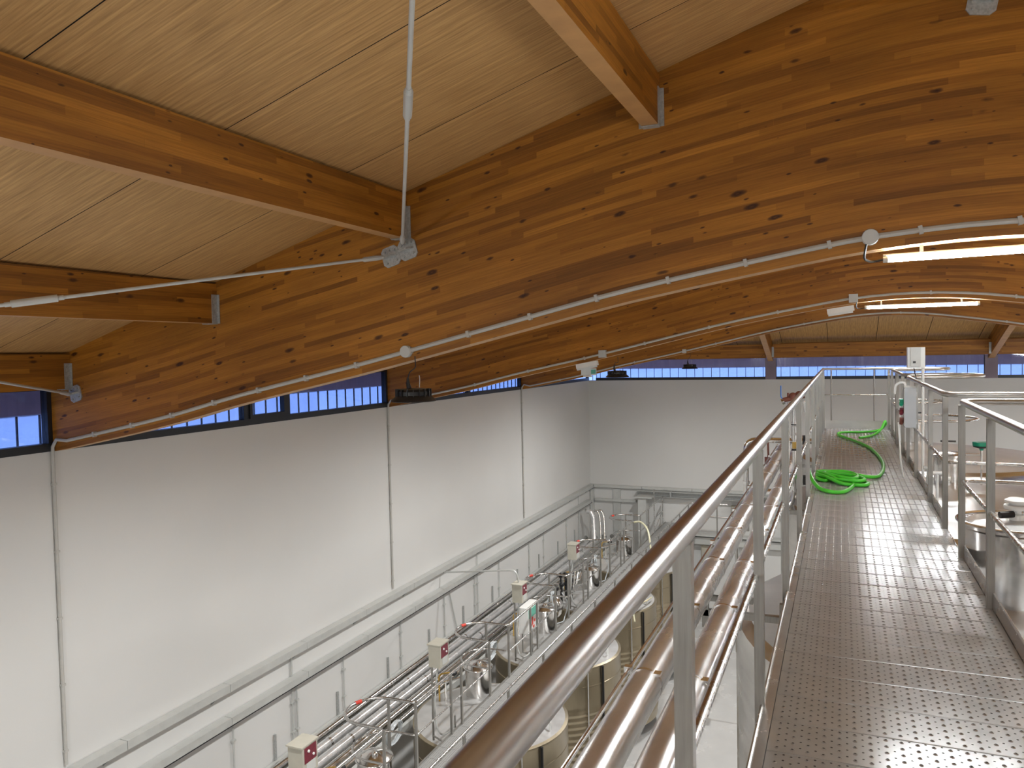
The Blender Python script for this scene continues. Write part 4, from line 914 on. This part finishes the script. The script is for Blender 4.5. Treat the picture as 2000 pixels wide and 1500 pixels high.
for i in range(4): part('bracket', MB(True).box((-5.0+1.5*i, YB-.36, 5.88), (-4.95+1.5*i, YB-.01, 6.07)), M['galv'], t, smooth=False)
solo('flat_duct', MB(True).box((-6.92, YB-.05, 4.0), (-6.67, YB-.003, 6.03)), M['galvtray'], 'flat grey vertical duct on the far wall by the corner', 'duct', smooth=False)
solo('corner_duct', MB(True).box((XL+.02, YB-.12, 2.5), (XL+.13, YB-.01, 6.0)), M['galvtray'], 'narrow vertical duct in the far left corner', 'duct', smooth=False)
solo('wall_cabinet', MB().box((-7.42, 29.7, 2.4), (-7.10, 30.2, 4.75)).box((-7.50, 29.6, 4.75), (-6.85, 30.3, 4.80)), M['pvc'], 'tall pale cabinet at the far end of the lower walkway', 'cabinet', smooth=False)
m = MB().box((-6.3, 30.25, 2.95), (4, 30.5, 3.22)).box((-6.3, 30.1, 3.30), (4, 30.5, 3.36))
solo('wall_ledge', m, M['pvc'], 'pale ledge on the far wall above the brown box', 'ledge', smooth=False)
for (a, b, c, lab) in (((-5.05, 30.0, 2.30), (-4.35, 30.3, 2.92), 0, 'brown-grey box hanging under the far wall ledge'), ((-3.95, 30.3, 4.10), (-3.45, 30.555, 4.50), 0, 'brown-grey box below the far wall tray, left of the U-bent pipe'), ((-4.35, 21.9, 1.2), (-3.6, 22.2, 1.9), 0, 'brown-grey box on a bar behind the tank row')):
    t = thing('junction_cabinet', ((a[0]+b[0])/2, b[1], a[2]), lab, 'box', 'brown-grey boxes at the far side')
    part('box_body', MB().box(a, b), M['brownbox'], t, smooth=False)
    part('box_door', MB().box((a[0]+.03, a[1]-.012, a[2]+.03), (b[0]-.03, a[1], b[2]-.03)), M['beige'], t, smooth=False)
    part('hanger', MB().tube([((a[0]+b[0])/2, b[1], b[2]), ((a[0]+b[0])/2, b[1], b[2]+.12)], .02, 8).tube([(a[0], b[1]+.02, b[2]+.04), (b[0]+1.2, b[1]+.02, b[2]+.04)], .018, 8), M['pvc'], t)
    if a[1] < 25: part('stand', MB().tube([((a[0]+b[0])/2, b[1]+.03, 0), ((a[0]+b[0])/2, b[1]+.03, b[2])], .04, 8), M['pvc'], t)
solo('shiny_column', MB().tube([(-2.35, 19.0, 3.2), (-2.35, 19.0, 6.05)], .045, 10), M['polish'], 'slim polished upright pipe seen between the handrail and foil pipes', 'pipe')
solo('overhead_tube', MB().tube([(-5.5, 30.53, 4.0), (0, 30.53, 4.0)], .022, 8), M['polish'], 'thin horizontal tube across the far wall', 'pipe')
# vertical conduits below the trays
vs = [(9.24, 6.05, 'pair left', .016), (9.34, 5.6, 'close partner', .014), (10.54, 5.6, '', .013), (12.36, 5.6, '', .014), (14.1, 5.6, '', .013), (15.56, 5.6, '', .015), (15.7, 6.05, '', .012), (16.9, 5.6, '', .012), (18.87, 5.6, '', .014), (19.95, 5.6, '', .012), (21.9, 5.6, '', .014), (6.7, 5.6, '', .014), (8.0, 5.6, '', .013), (23.1, 6.05, '', .014)]
vs.sort(); ordn = ['first', 'second', 'third', 'fourth', 'fifth', 'sixth', 'seventh', 'eighth', 'ninth', 'tenth', 'eleventh', 'twelfth', 'thirteenth', 'fourteenth']
for i, (y, zt, _, r) in enumerate(vs):
    t = thing('wall_conduit', (XL+.03, y, 3.4), '%s thin conduit dropping from the wall trays, counted from the left' % ordn[i], 'conduit', 'conduits dropping from the wall trays', k=True)
    part('conduit_tube', MB(True).tube([(XL+.028, y, 3.4), (XL+.028, y, zt+.005)], r, 8), M['galvtray'], t)
    for z in (5.3, 4.85): part('clip', MB(True).box((XL+.002, y-.03, z-.012), (XL+.05, y+.03, z+.012)), M['galvtray'], t, smooth=False)
a = kp((XL+.12, 13.94, 6.03))
solo('branch_conduit', MB().tube(fillet([a, (-6.80, 15.9, 5.62), (-6.80, 16.06, 5.29)], .2), .020, 8), M['galvtray'], 'thin conduit crossing from the upper tray down to the third beige box', 'conduit')
a = kp((XL+.03, 14.3, 5.58)); b = kp((XL+.03, 14.75, 4.3))
solo('slanted_conduit', MB().tube([a, b], .018, 8), M['galvtray'], 'slanting thin conduit on the wall below the lower tray', 'conduit')
